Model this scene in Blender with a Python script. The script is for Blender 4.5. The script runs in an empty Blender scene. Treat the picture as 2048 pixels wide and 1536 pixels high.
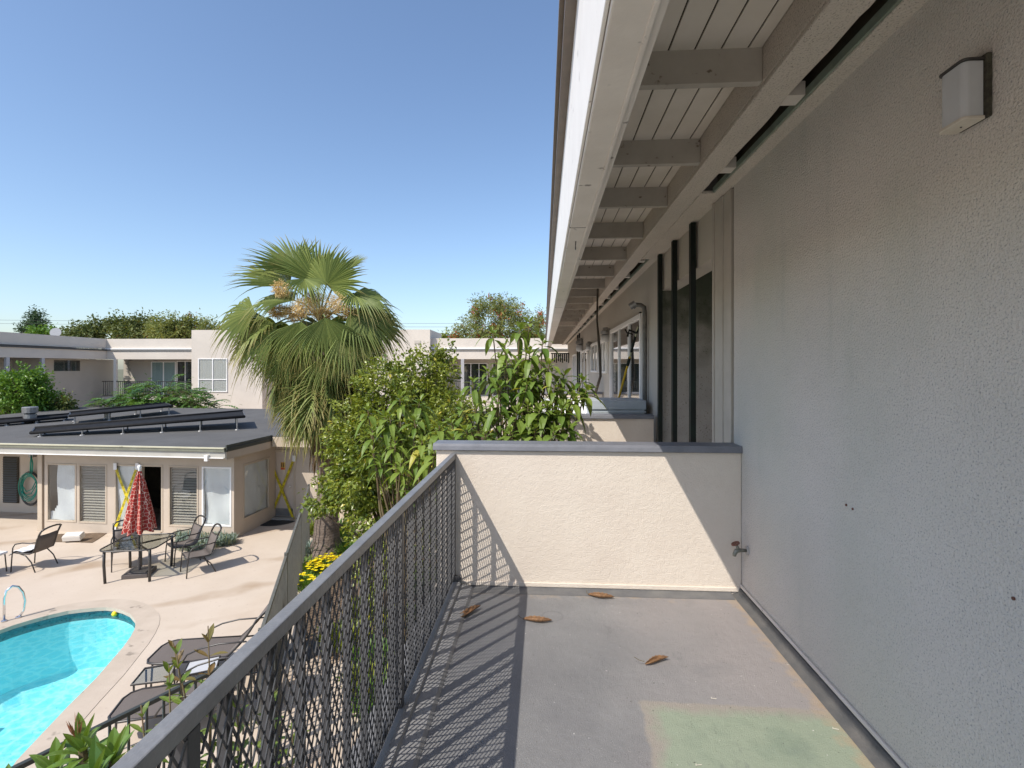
import bpy, math, random
from mathutils import Vector, Matrix
R = math.radians
C = bpy.context.scene.collection
SC = bpy.context.scene

# ---------------------------------------------------------------- camera
EYE = 4.6                                   # eye height above the courtyard
FPX = 1040.0                                # focal length in photo pixels (2048 wide)
YAW = math.atan(64 / FPX)
cam = bpy.data.cameras.new('camera'); camo = bpy.data.objects.new('camera', cam); C.objects.link(camo)
camo.location = (0, 0, EYE); camo.rotation_euler = (R(90), 0, YAW)
cam.sensor_width = 36; cam.lens = FPX / 2048 * 36; cam.shift_y = -33 / 2048
cam.clip_start = 0.05; cam.clip_end = 3000
SC.camera = camo

# ---------------------------------------------------------------- sky, sun, exposure
TOSUN = Vector((-.54, -.67, 1.0)).normalized()
W = bpy.data.worlds.new('World'); SC.world = W; W.use_nodes = True
nt = W.node_tree; nt.nodes.clear()
sky = nt.nodes.new('ShaderNodeTexSky'); sky.sky_type = 'NISHITA'; sky.sun_disc = False
sky.sun_elevation = math.asin(TOSUN.z); sky.sun_rotation = math.atan2(TOSUN.x, TOSUN.y)
sky.air_density = 1.0; sky.dust_density = 1.1; sky.ozone_density = 3.0; sky.altitude = 30
bg = nt.nodes.new('ShaderNodeBackground'); bg.inputs[1].default_value = 0.124
wo = nt.nodes.new('ShaderNodeOutputWorld')
nt.links.new(sky.outputs[0], bg.inputs[0]); nt.links.new(bg.outputs[0], wo.inputs[0])
sl = bpy.data.lights.new('sun', 'SUN'); sl.energy = 3.2; sl.angle = R(.4); sl.color = (1, .93, .83)
so = bpy.data.objects.new('sun', sl); C.objects.link(so); so.rotation_euler = TOSUN.to_track_quat('Z', 'Y').to_euler()
so.location = (-20, -25, 40)
SC.view_settings.view_transform = 'Standard'; SC.view_settings.look = 'None'
SC.view_settings.exposure = 0.72; SC.view_settings.gamma = 1
SC.cycles.max_bounces = 10; SC.cycles.transparent_max_bounces = 24; SC.cycles.diffuse_bounces = 5

# ---------------------------------------------------------------- pixel -> point on a known plane
RT = Vector((math.cos(YAW), math.sin(YAW), 0)); FW = Vector((-math.sin(YAW), math.cos(YAW), 0))
def ray(u, v): return FW + RT * ((u - 1024) / FPX) + Vector((0, 0, (735 - v) / FPX))
def at(u, v, x=None, y=None, z=None, d=None):
    r = ray(u, v)
    t = x / r.x if x is not None else y / r.y if y is not None else d if d is not None else (z - EYE) / r.z
    p = r * t; p.z += EYE
    return p
def gr(u, v): return at(u, v, z=0)
def cs(lat, d, z=0): p = RT * lat + FW * d; p.z = z; return p

# ---------------------------------------------------------------- mesh builder
WM = {}                                     # world matrix of each parent
class MB:
    def __init__(s, M=None): s.v = []; s.f = []; s.mi = []; s.c = None; s.M = M; s.k = 0
    def _a(s, pts):
        b = len(s.v); s.v += [tuple(s.M @ Vector(p)) if s.M else tuple(p) for p in pts]; return b
    def face(s, pts): b = s._a(pts); s.f.append(tuple(range(b, b + len(pts)))); s.mi.append(s.k)
    def add(s, pts, faces):
        b = s._a(pts)
        for f in faces: s.f.append(tuple(b + i for i in f)); s.mi.append(s.k)
    def box(s, x0, x1, y0, y1, z0, z1):
        s.add([(x0,y0,z0),(x1,y0,z0),(x1,y1,z0),(x0,y1,z0),(x0,y0,z1),(x1,y0,z1),(x1,y1,z1),(x0,y1,z1)],
              [(3,2,1,0),(4,5,6,7),(0,1,5,4),(1,2,6,5),(2,3,7,6),(3,0,4,7)])
    def bar(s, p, q, w, h, up=(0,0,1)):
        p = Vector(p); q = Vector(q); d = (q - p).normalized(); up = Vector(up)
        a = d.cross(up)
        if a.length < 1e-4: a = d.cross(Vector((0,1,0)))
        a.normalize(); b = a.cross(d).normalized(); a *= w / 2; b *= h / 2
        s.add([p-a-b,p+a-b,p+a+b,p-a+b,q-a-b,q+a-b,q+a+b,q-a+b], [(0,1,2,3),(7,6,5,4),(0,4,5,1),(1,5,6,2),(2,6,7,3),(3,7,4,0)])
    def tube(s, pts, r, n=8, closed=False, caps=True):
        pts = [Vector(p) for p in pts]; m = len(pts); rr = r if isinstance(r, (list, tuple)) else [r] * m
        ref = None; V = []
        for i, p in enumerate(pts):
            if closed: d = pts[(i+1) % m] - pts[i-1]
            else: d = pts[min(i+1, m-1)] - pts[max(i-1, 0)]
            d.normalize()
            if ref is None: ref = Vector((0,0,1)) if abs(d.z) < .9 else Vector((1,0,0))
            a = ref - d * ref.dot(d)
            if a.length < 1e-4: a = d.orthogonal()
            a.normalize(); ref = a; b = d.cross(a)
            V += [p + (a * math.cos(t) + b * math.sin(t)) * rr[i] for t in [2*math.pi*k/n for k in range(n)]]
        F = []
        for i in range(m if closed else m - 1):
            j = (i + 1) % m
            for k in range(n): F.append((i*n+k, i*n+(k+1)%n, j*n+(k+1)%n, j*n+k))
        if caps and not closed: F += [tuple(range(n-1,-1,-1)), tuple((m-1)*n+k for k in range(n))]
        s.add(V, F)
    def prism(s, poly, z0, z1):
        n = len(poly)
        s.add([(p[0],p[1],z0) for p in poly] + [(p[0],p[1],z1) for p in poly],
              [tuple(range(n-1,-1,-1)), tuple(range(n,2*n))] + [(i,(i+1)%n,n+(i+1)%n,n+i) for i in range(n)])
    def lathe(s, prof, n=20, c=(0,0,0)):
        c = Vector(c); m = len(prof); V = []
        for r, z in prof: V += [c + Vector((r*math.cos(2*math.pi*k/n), r*math.sin(2*math.pi*k/n), z)) for k in range(n)]
        s.add(V, [(i*n+k, i*n+(k+1)%n, (i+1)*n+(k+1)%n, (i+1)*n+k) for i in range(m-1) for k in range(n)] + [tuple(range(n-1,-1,-1)), tuple((m-1)*n+k for k in range(n))])
    def build(s, name, mats, parent=None, smooth=False, bevel=0, cols=None, solid=0):
        me = bpy.data.meshes.new(name); V = s.v
        if parent is not None and parent in WM:
            I = WM[parent].inverted(); V = [tuple(I @ Vector(p)) for p in V]
        me.from_pydata(V, [], s.f)
        if not isinstance(mats, (list, tuple)): mats = [mats]
        for m in mats: me.materials.append(m)
        if len(mats) > 1: me.polygons.foreach_set('material_index', s.mi)
        if smooth: me.polygons.foreach_set('use_smooth', [True] * len(s.f))
        if cols:
            ca = me.color_attributes.new('tint', 'FLOAT_COLOR', 'POINT')
            ca.data.foreach_set('color', [x for c in cols for x in c])
        me.update()
        o = bpy.data.objects.new(name, me); C.objects.link(o)
        if parent is not None:
            o.parent = parent
            if parent in WM: WM[o] = WM[parent]
        else: WM[o] = Matrix.Identity(4)
        if bevel:
            b = o.modifiers.new('bevel', 'BEVEL'); b.width = bevel; b.segments = 2; b.limit_method = 'ANGLE'
        return o
def tag(o, label=None, cat=None, group=None, kind=None):
    for k, x in (('label', label), ('category', cat), ('group', group), ('kind', kind)):
        if x: o[k] = x
    return o
def thing(name, label, cat, loc=(0,0,0), rz=0, group=None):
    o = bpy.data.objects.new(name, None); C.objects.link(o); o.empty_display_size = .1
    o.location = loc; o.rotation_euler = (0, 0, rz); WM[o] = Matrix.Translation(loc) @ Matrix.Rotation(rz, 4, 'Z')
    return tag(o, label, cat, group)
def copy_tree(o, parent=None):
    c = o.copy(); C.objects.link(c); c.parent = parent
    for ch in list(o.children): copy_tree(ch, c)
    return c
def frame(org, ang):
    return Matrix.Translation(org) @ Matrix.Rotation(ang, 4, 'Z')

# ---------------------------------------------------------------- materials
def mat(name, col, col2=None, rough=.7, nscale=3, bump=0, bscale=100, metal=0, spec=.4, detail=6, thr=(.35, .7), speck=None, bump2=0, b2scale=12):
    m = bpy.data.materials.new(name); m.use_nodes = True; n = m.node_tree.nodes; l = m.node_tree.links
    p = n['Principled BSDF']; p.inputs['Roughness'].default_value = rough; p.inputs['Metallic'].default_value = metal
    p.inputs['Specular IOR Level'].default_value = spec
    tc = n.new('ShaderNodeTexCoord'); out = None
    if col2:
        a = n.new('ShaderNodeTexNoise'); a.inputs['Scale'].default_value = nscale; a.inputs['Detail'].default_value = detail; a.inputs['Roughness'].default_value = .6
        l.new(tc.outputs['Object'], a.inputs['Vector'])
        rp = n.new('ShaderNodeValToRGB'); rp.color_ramp.elements[0].position, rp.color_ramp.elements[1].position = thr
        rp.color_ramp.elements[0].color = (*col, 1); rp.color_ramp.elements[1].color = (*col2, 1)
        l.new(a.outputs[0], rp.inputs[0]); out = rp.outputs[0]
    else:
        c = n.new('ShaderNodeRGB'); c.outputs[0].default_value = (*col, 1); out = c.outputs[0]
    if speck:                                  # speck = (colour, scale, amount)
        a = n.new('ShaderNodeTexNoise'); a.inputs['Scale'].default_value = speck[1]; a.inputs['Detail'].default_value = 3
        l.new(tc.outputs['Object'], a.inputs['Vector'])
        rp = n.new('ShaderNodeValToRGB'); rp.color_ramp.elements[0].position = speck[2]; rp.color_ramp.elements[1].position = speck[2] + .06
        l.new(a.outputs[0], rp.inputs[0])
        mx = n.new('ShaderNodeMixRGB'); mx.inputs[2].default_value = (*speck[0], 1)
        l.new(rp.outputs[0], mx.inputs[0]); l.new(out, mx.inputs[1]); out = mx.outputs[0]
    l.new(out, p.inputs['Base Color'])
    if bump:
        a = n.new('ShaderNodeTexNoise'); a.inputs['Scale'].default_value = bscale; a.inputs['Detail'].default_value = 4
        l.new(tc.outputs['Object'], a.inputs['Vector'])
        b = n.new('ShaderNodeBump'); b.inputs['Strength'].default_value = bump; b.inputs['Distance'].default_value = .01
        l.new(a.outputs[0], b.inputs['Height'])
        if bump2:
            a2 = n.new('ShaderNodeTexNoise'); a2.inputs['Scale'].default_value = b2scale; a2.inputs['Detail'].default_value = 3
            l.new(tc.outputs['Object'], a2.inputs['Vector'])
            b2 = n.new('ShaderNodeBump'); b2.inputs['Strength'].default_value = bump2; b2.inputs['Distance'].default_value = .03
            l.new(a2.outputs[0], b2.inputs['Height']); l.new(b2.outputs[0], b.inputs['Normal'])
        l.new(b.outputs[0], p.inputs['Normal'])
    m['base_out'] = 0
    return m
def nodes(m): return m.node_tree.nodes, m.node_tree.links, m.node_tree.nodes['Principled BSDF']
def mixin(m, colour, fac_socket):
    """lay another colour over the base colour where fac says so"""
    n, l, p = nodes(m); s = p.inputs['Base Color'].links[0].from_socket
    mx = n.new('ShaderNodeMixRGB'); l.new(fac_socket, mx.inputs[0]); l.new(s, mx.inputs[1]); mx.inputs[2].default_value = (*colour, 1)
    l.new(mx.outputs[0], p.inputs['Base Color'])
def M_math(m, op, a, b=None, clamp=False):
    n, l, p = nodes(m); x = n.new('ShaderNodeMath'); x.operation = op; x.use_clamp = clamp
    for i, s in enumerate((a, b)):
        if s is None: continue
        if isinstance(s, (int, float)): x.inputs[i].default_value = s
        else: l.new(s, x.inputs[i])
    return x.outputs[0]
def M_noise(m, scale, detail=4, stretch=None, rough=.55):
    n, l, p = nodes(m); tc = n.new('ShaderNodeTexCoord'); a = n.new('ShaderNodeTexNoise')
    a.inputs['Scale'].default_value = scale; a.inputs['Detail'].default_value = detail; a.inputs['Roughness'].default_value = rough
    if stretch:
        mp = n.new('ShaderNodeMapping'); mp.inputs['Scale'].default_value = stretch; l.new(tc.outputs['Object'], mp.inputs[0]); l.new(mp.outputs[0], a.inputs['Vector'])
    else: l.new(tc.outputs['Object'], a.inputs['Vector'])
    return a.outputs[0]
def M_xyz(m):
    n, l, p = nodes(m); tc = n.new('ShaderNodeTexCoord'); s = n.new('ShaderNodeSeparateXYZ'); l.new(tc.outputs['Object'], s.inputs[0]); return s.outputs
def M_step(m, s, lo, hi):
    n, l, p = nodes(m); r = n.new('ShaderNodeMapRange'); r.inputs[1].default_value = lo; r.inputs[2].default_value = hi; l.new(s, r.inputs[0]); return r.outputs[0]
def leafmat(name, c1, c2, tip=None, trans=.3, rough=.45, spec=.4, old=None):
    """leaf: tint.r = along the leaf, tint.g = random per leaf, tint.b = age"""
    m = bpy.data.materials.new(name); m.use_nodes = True; n, l, p = nodes(m)
    a = n.new('ShaderNodeAttribute'); a.attribute_name = 'tint'; s = n.new('ShaderNodeSeparateColor'); l.new(a.outputs['Color'], s.inputs[0])
    mx = n.new('ShaderNodeMixRGB'); mx.inputs[1].default_value = (*c1, 1); mx.inputs[2].default_value = (*c2, 1); l.new(s.outputs[1], mx.inputs[0]); o = mx.outputs[0]
    if old:
        m3 = n.new('ShaderNodeMixRGB'); m3.inputs[2].default_value = (*old, 1); l.new(s.outputs[2], m3.inputs[0]); l.new(o, m3.inputs[1]); o = m3.outputs[0]
    if tip:
        r = n.new('ShaderNodeMapRange'); r.inputs[1].default_value = .72; r.inputs[2].default_value = 1.05; l.new(s.outputs[0], r.inputs[0])
        m2 = n.new('ShaderNodeMixRGB'); m2.inputs[2].default_value = (*tip, 1); l.new(r.outputs[0], m2.inputs[0]); l.new(o, m2.inputs[1]); o = m2.outputs[0]
    l.new(o, p.inputs['Base Color']); p.inputs['Roughness'].default_value = rough; p.inputs['Specular IOR Level'].default_value = spec
    t = n.new('ShaderNodeBsdfTranslucent'); br = n.new('ShaderNodeMixRGB'); br.blend_type = 'MULTIPLY'; br.inputs[0].default_value = 1; br.inputs[2].default_value = (1.5, 1.35, .5, 1)
    l.new(o, br.inputs[1]); l.new(br.outputs[0], t.inputs[0])
    ms = n.new('ShaderNodeMixShader'); ms.inputs[0].default_value = trans
    l.new(p.outputs[0], ms.inputs[1]); l.new(t.outputs[0], ms.inputs[2]); l.new(ms.outputs[0], n['Material Output'].inputs[0])
    return m
def glass(name, tint=(.8, .85, .85), refl=.12, dark=None):
    m = bpy.data.materials.new(name); m.use_nodes = True; n, l, p = nodes(m); n.remove(p)
    f = n.new('ShaderNodeFresnel'); f.inputs[0].default_value = 1.5
    r = n.new('ShaderNodeMath'); r.operation = 'ADD'; r.use_clamp = True; r.inputs[1].default_value = refl; gm = n.new('ShaderNodeNewGeometry'); iv = n.new('ShaderNodeMath'); iv.operation = 'SUBTRACT'; iv.inputs[0].default_value = 1; l.new(gm.outputs['Backfacing'], iv.inputs[1])
    fm = n.new('ShaderNodeMath'); fm.operation = 'MULTIPLY'; l.new(f.outputs[0], fm.inputs[0]); l.new(iv.outputs[0], fm.inputs[1]); l.new(fm.outputs[0], r.inputs[0])
    t = n.new('ShaderNodeBsdfTransparent'); t.inputs[0].default_value = (*tint, 1)
    g = n.new('ShaderNodeBsdfGlossy'); g.inputs['Roughness'].default_value = .02; g.inputs[0].default_value = (1, 1, 1, 1)
    ms = n.new('ShaderNodeMixShader'); l.new(r.outputs[0], ms.inputs[0]); l.new(t.outputs[0], ms.inputs[1]); l.new(g.outputs[0], ms.inputs[2])
    l.new(ms.outputs[0], n['Material Output'].inputs[0]); return m

STUCCO = mat('stucco_cream', (.66, .59, .51), (.615, .54, .465), .9, 2.5, .38, 105, speck=((.47,.41,.35), 160, .68), bump2=.12, b2scale=26)
STUCCO_FAR = mat('stucco_far', (.61, .555, .49), (.54, .49, .435), .9, .6, .2, 30)
STUCCO_SHADE = mat('stucco_far_shade', (.49, .45, .395), (.43, .395, .345), .9, .6, .2, 30)  # far stucco darkened: shade on sheltered walls put into the colour
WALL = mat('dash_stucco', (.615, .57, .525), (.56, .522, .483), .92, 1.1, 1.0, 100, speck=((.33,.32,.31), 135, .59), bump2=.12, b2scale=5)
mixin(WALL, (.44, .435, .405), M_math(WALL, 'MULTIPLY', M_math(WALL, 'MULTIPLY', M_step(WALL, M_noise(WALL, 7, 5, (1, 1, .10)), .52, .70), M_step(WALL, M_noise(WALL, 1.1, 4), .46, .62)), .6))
mixin(WALL, (.475, .485, .415), M_math(WALL, 'MULTIPLY', M_step(WALL, M_noise(WALL, .8, 5, (1, .8, .5)), .46, .72), .62))  # green-grey tone cast put into the wall colour, broken up by noise
SOFFIT = mat('soffit_stucco', (.62, .56, .50), (.55, .50, .445), .9, 2, 1.0, 95, speck=((.25,.22,.19), 130, .60))
WOODW = mat('painted_wood', (.64, .595, .55), (.56, .515, .47), .6, 4, .12, 35, speck=((.22,.20,.18), 15, .70))
RAFT = mat('painted_rafter', (.45, .42, .38), (.36, .33, .29), .65, 3.5, .12, 40, speck=((.16,.13,.10), 14, .66))
BOARD = mat('ceiling_board', (.70, .65, .59), (.62, .57, .51), .65, 3, .08, 40)
FASC = mat('white_fascia', (.80, .77, .73), (.74, .71, .67), .5, 5, .06, 60, speck=((.25,.22,.19), 13, .715))
GUTT = mat('gutter_brown', (.19, .155, .13), (.14, .115, .10), .5, 6)
RAILM = mat('rail_paint', (.20, .203, .21), (.15, .152, .16), .38, 9, .22, 60, spec=.5, speck=((.035,.035,.04), 30, .74))
PICK = mat('picket_paint', (.05, .052, .058), (.035, .036, .04), .45, 12, .1, 50, spec=.5)
CAPM = mat('cap_paint', (.175, .18, .205), (.14, .145, .165), .45, 8, .15, 30, spec=.5, speck=((.3,.3,.33), 40, .74))
BLACKM = mat('black_post', (.010, .011, .010), (.010, .020, .015), .6, 6, .05, 30, spec=.2)
DARK = mat('dark_void', (.045, .038, .028), (.075, .062, .045), .95, 8)
CURBM = mat('deck_curb', (.24, .24, .245), (.19, .19, .195), .6, 6, .3, 160)
CONC = mat('concrete', (.545, .465, .385), (.50, .42, .34), .85, .9, .15, 60, speck=((.47,.39,.32), 14, .64))
COPE = mat('coping', (.50, .425, .35), (.43, .36, .29), .85, 2.5, .2, 40, speck=((.26,.22,.18), 3.2, .62))
SOIL = mat('soil', (.17, .12, .08), (.10, .07, .045), .95, 9, .8, 20)
PLAST = mat('pool_plaster', (.40, .76, .80), (.35, .72, .76), .7, 2)
TILE = mat('pool_tile', (.06, .20, .23), (.03, .11, .14), .25, 30, speck=((.02,.05,.06), 25, .6))
ROOFM = mat('roof_felt', (.105, .104, .102), (.08, .079, .078), .9, 1.2, .3, 60, speck=((.11,.11,.115), 40, .63))
TRIM = mat('beige_trim', (.50, .42, .33), (.46, .385, .30), .7, 3)
PHWALL = mat('pool_house_wall', (.53, .45, .37), (.47, .40, .325), .85, 1.5, .15, 50)
OLIVE = mat('olive_gutter', (.34, .335, .25), (.25, .255, .19), .6, 5)
OLIVED = mat('dark_green_fascia', (.055, .062, .052), None, .6)
ALU = mat('white_frame', (.82, .81, .80), None, .4)
GREYW = mat('grey_metal', (.35, .35, .345), (.25, .25, .25), .4, 8, metal=.6)
PANEL = mat('solar_mat', (.012, .012, .013), (.02, .02, .021), .75, 6, .2, 12, spec=.15)
CHARC = mat('bronze_tube', (.035, .031, .029), None, .35, spec=.6)
SLING = mat('sling_mesh', (.15, .128, .115), (.12, .102, .092), .7, 120)
FENCE = mat('fence_paint', (.135, .135, .12), (.10, .10, .09), .5, 8, .05, 30)
FENCED = mat('dark_fence_paint', (.04, .045, .04), None, .45)
CHROME = mat('chrome', (.75, .76, .78), None, .12, metal=1)
WHITE = mat('white_cloth', (.78, .78, .78), (.70, .70, .71), .8, 5, .3, 9)
BLIND = mat('blind', (.33, .295, .25), None, .7)
CURT = mat('curtain', (.52, .50, .47), None, .85)
PAPER = mat('white_sheet', (.72, .72, .72), (.62, .62, .64), .8, 1.6, .3, 3)
BARK = mat('bark', (.13, .095, .065), (.075, .055, .04), .9, 9, .8, 22)
STEMM = mat('stem', (.14, .12, .06), (.10, .06, .035), .8, 9)
GLASS = glass('window_glass', (.92, .94, .94), .03)
GLASSD = glass('dark_glass', (.55, .58, .60), .08)
GLASST = glass('table_glass', (.74, .77, .75), .02)
DRYL = mat('dry_leaf', (.24, .13, .06), (.11, .058, .03), .7, 40, .3, 60)
YELLOW = mat('yellow', (.75, .58, .02), None, .5)
# ================================================================ the apartment block we stand on
FL = 2.91                                   # balcony floor
WX = 1.469                                  # wall plane
PY = 3.97                                   # front of the parapet
YB = -2.2; YE = 32.4
A = thing('apartment_building', 'taupe stucco apartment block with deep raftered eave running along the balcony side', 'building', (WX, 0, 0))
def part(name, m, mat_, parent=A, **k): return m.build(name, mat_, parent, **k)

# near wall, recess, far wall
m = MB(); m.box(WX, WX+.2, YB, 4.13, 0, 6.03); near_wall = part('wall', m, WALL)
m = MB(); m.box(WX+.012, WX+.2, 4.5, 6.7, 5.565, 6.03)                           # header over the recess
m.box(WX, WX+1.0, 6.7, 6.85, 0, 6.03)
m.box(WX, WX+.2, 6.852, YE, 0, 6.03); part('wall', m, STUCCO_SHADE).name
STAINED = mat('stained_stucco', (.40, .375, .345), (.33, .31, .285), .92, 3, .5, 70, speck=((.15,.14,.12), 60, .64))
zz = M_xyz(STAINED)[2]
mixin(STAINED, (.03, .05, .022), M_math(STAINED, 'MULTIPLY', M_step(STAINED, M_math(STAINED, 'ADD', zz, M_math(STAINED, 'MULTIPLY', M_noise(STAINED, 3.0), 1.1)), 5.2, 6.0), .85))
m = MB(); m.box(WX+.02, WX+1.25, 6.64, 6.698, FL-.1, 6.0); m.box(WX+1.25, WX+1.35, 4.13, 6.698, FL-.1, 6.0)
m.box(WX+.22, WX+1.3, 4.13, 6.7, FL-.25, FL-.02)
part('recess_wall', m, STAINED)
# boxed column at the end of the near wall
m = MB(); m.box(WX-.012, WX+.14, 4.165, 4.33, FL, 6.0); m.box(WX-.02, WX+.14, 4.332, 4.52, FL, 6.0); m.box(WX-.03, WX+.02, 4.522, 4.56, FL, 6.0)
part('column', m, mat('column_paint', (.45, .41, .36), (.38, .345, .30), .65, 4, .2, 40), bevel=.004)
m = MB(); m.box(WX+.03, WX+.13, 4.131, 4.163, FL, 6.0); part('column_gap', m, DARK)
for u in (1385, 1348.5, 1320):
    p = at(u, 735, x=WX-.03); m = MB(); m.box(WX-.055, WX-.005, p.y-.035, p.y+.035, FL-.2, 6.0); part('screen_post', m, BLACKM, bevel=.003)

# eave: soffit strips, slot, header face, ceiling, fascia beam, gutter, roof
ZS = EYE + 1.406; XH = 1.10
m = MB(); rS = random.Random(6); P = [(XH, YB)]; yy = YB
while yy < YE: P.append((1.27 + rS.uniform(-.008, .007), yy)); yy += rS.uniform(.05, .22)
P += [(1.27, YE), (XH, YE)]; m.prism(P, ZS, ZS+.03); m.box(XH, XH+.03, YB, YE, ZS+.031, ZS+.26)
m.box(1.272, WX+.2, 4.3, 6.86, ZS+.001, ZS+.029); part('soffit_beam', m, SOFFIT, bevel=.008)
m = MB()
for a, b in ((YB, 4.298), (6.862, YE)): m.box(1.378, WX+.01, a, b, ZS, ZS+.028)
part('wall_trim', m, SOFFIT, bevel=.005)
m = MB()
for a, b in ((YB, 4.298), (6.862, YE)): m.box(1.362, 1.377, a, b, ZS+.008, ZS+.05)
part('vent_lip', m, mat('green_paint', (.23, .27, .215), (.16, .18, .15), .7, 8))
ry = [at(u, v, z=EYE+1.44).y for u, v in ((1525,163), (1406,326), (1335,412), (1290,475), (1260,519), (1237,552), (1218,576))]
step = (ry[-1] - ry[0]) / (len(ry) - 1)
ys = [ry[0]-step*4, ry[0]-step*3, ry[0]-step*2, ry[0]-step] + ry
while ys[-1] + step < YE: ys.append(ys[-1] + step)
for y in ys:
    if not 4.2 < y < 6.9: m = MB(); yo = rS.uniform(-.04, .04); m.box(1.262, 1.361, y+.08+yo, y+.19+yo, ZS+.012+rS.uniform(0,.02), ZS+.09); part('vent_block', m, WOODW)
m = MB(); m.box(XH+.031, WX+.3, YB, YE, ZS+.262, ZS+.29); m.box(1.40, 1.42, YB, 4.298, ZS+.05, ZS+.26); m.box(1.40, 1.42, 6.862, YE, ZS+.05, ZS+.26); part('vent_cavity', m, DARK)
big = min(range(len(ys)), key=lambda i: abs(ys[i] - at(1150, 652, z=EYE+1.40).y))
for i, y in enumerate(ys):
    m = MB()
    if i == big: m.box(.236, WX-.002, y-.05, y+.17, ZS-.012, ZS-.001); m.box(.236, XH-.001, y-.05, y+.17, ZS-.001, ZS+.23); part('cross_beam', m, SOFFIT, bevel=.006)
    else: m.box(.236, XH-.001, y, y+.048, EYE+1.44, EYE+1.617); part('rafter', m, RAFT, bevel=.003)
m = MB(); m.box(.2, XH-.002, YB, YE, EYE+1.622, EYE+1.64)                        # ceiling boards with dark grooves
part('ceiling', m, DARK)
x = .236
m = MB()
while x < XH - .02:
    m.box(x+.004, min(x+.128, XH-.003), YB, YE, EYE+1.612, EYE+1.6215); x += .132
part('ceiling_board', m, BOARD, bevel=.003)
ZB = EYE + .755; ZT = EYE + 1.43
m = MB(); m.box(.14, .236, YB, YE, ZB, ZT-.06); fb = part('fascia_beam', m, WOODW, bevel=.006)
m = MB(); m.box(.226, .240, YB, YE, ZB-.004, ZB+.02); m.box(.240, .262, YB, YE, ZB+.01, ZB+.05); part('beam_lip', m, WOODW, fb, bevel=.003)
m = MB(); m.box(.128, .1385, YB, YE, ZB+.012, ZT); part('fascia_board', m, FASC, fb, bevel=.003)
m = MB(); m.box(.083, .127, YB, YE, ZT-.012, ZT+.09); m.box(.062, .082, YB, YE, ZT+.05, ZT+.09); part('gutter', m, GUTT)
m = MB(); m.box(.13, 4.5, YB, YE, ZT+.235, ZT+.40); m.box(.14, .199, YB, YE, ZT-.058, ZT+.234); part('roof', m, ROOFM)
for jy in (at(1165,455,z=ZB).y, at(1120,615,z=ZB).y): m = MB(); m.box(.139, .237, jy, jy+.004, ZB-.0012, ZB+.2); part('board_joint', m, DARK, fb)
m = MB(); m.tube([at(1152,478,x=.19), at(1151,490,x=.19)], .0035, 6)
c0 = at(1151,490,x=.19); m.tube([c0 + Vector((0, .016*math.sin(t) , -.014-.0+.014*math.cos(t))) for t in [i*.45 for i in range(11)]], .003, 6); part('cup_hook', m, CHARC)
RUST = mat('rust', (.16, .06, .035), (.08, .04, .03), .8, 40)
for u, v in ((1693,1010), (1706,1018), (2028,1197)):
    p = at(u, v, x=WX); m = MB(); m.tube([(WX+.01, p.y, p.z), (WX-.004, p.y, p.z)], .006, 8); part('screw', m, RUST)

# windows and doors of the far wall, one behind the other
def door_unit(y0, y1, z0, z1, panes, name='sliding_door'):
    x1 = WX - .001; f = MB(); t = .07
    f.box(x1-.06, x1, y0, y1, z1-t, z1); f.box(x1-.06, x1, y0, y0+t, z0, z1-t); f.box(x1-.06, x1, y1-t, y1, z0, z1-t); f.box(x1-.06, x1, y0+t, y1-t, z0, z0+.05)
    n = len(panes)
    for i in range(1, n):
        yy = y0 + (y1-y0) * i / n; f.box(x1-.045, x1-.006, yy-.04, yy+.04, z0+.05, z1-t)
    fo = part(name, f, ALU, bevel=.004)
    g = MB(); g.box(x1-.022, x1-.016, y0+t, y1-t, z0+.05, z1-t); part('pane', g, GLASSD, fo)
    b = MB(); b.box(x1-.008, x1-.002, y0+t, y1-t, z0+.05, z1-t); part('curtain', b, mat('grey_blind', (.20, .20, .205), (.13, .13, .14), .8, 6), fo)
door_unit(7.75, 11.3, FL+.02, EYE+.80, (1, 1, 1))
door_unit(12.1, 13.5, FL+1.55, EYE+.68, (1, 1), 'window'); door_unit(14.0, 15.9, FL+1.55, EYE+.70, (1, 1), 'window')
door_unit(17.3, 20.4, FL+.02, EYE+.62, (1, 1)); door_unit(23.5, 26, FL+.02, EYE+.62, (1, 1))
for y in (21.3, 22.4): m = MB(); m.box(WX-.06, WX-.005, y-.03, y+.03, FL-.2, 6.0); part('screen_post', m, BLACKM)

# balcony slabs of this storey (ours and the two neighbours)
m = MB(); m.box(-.85, WX+.001, YB, PY+.17, FL-.24, FL-.012); part('balcony_slab', m, STUCCO)
for a, b, xl in ((6.8, 13.2, -.55), (14.6, 21, -.55)):
    m = MB(); m.box(xl, WX-.002, a, b, FL-.24, FL-.012); part('balcony_slab', m, STUCCO)

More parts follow.
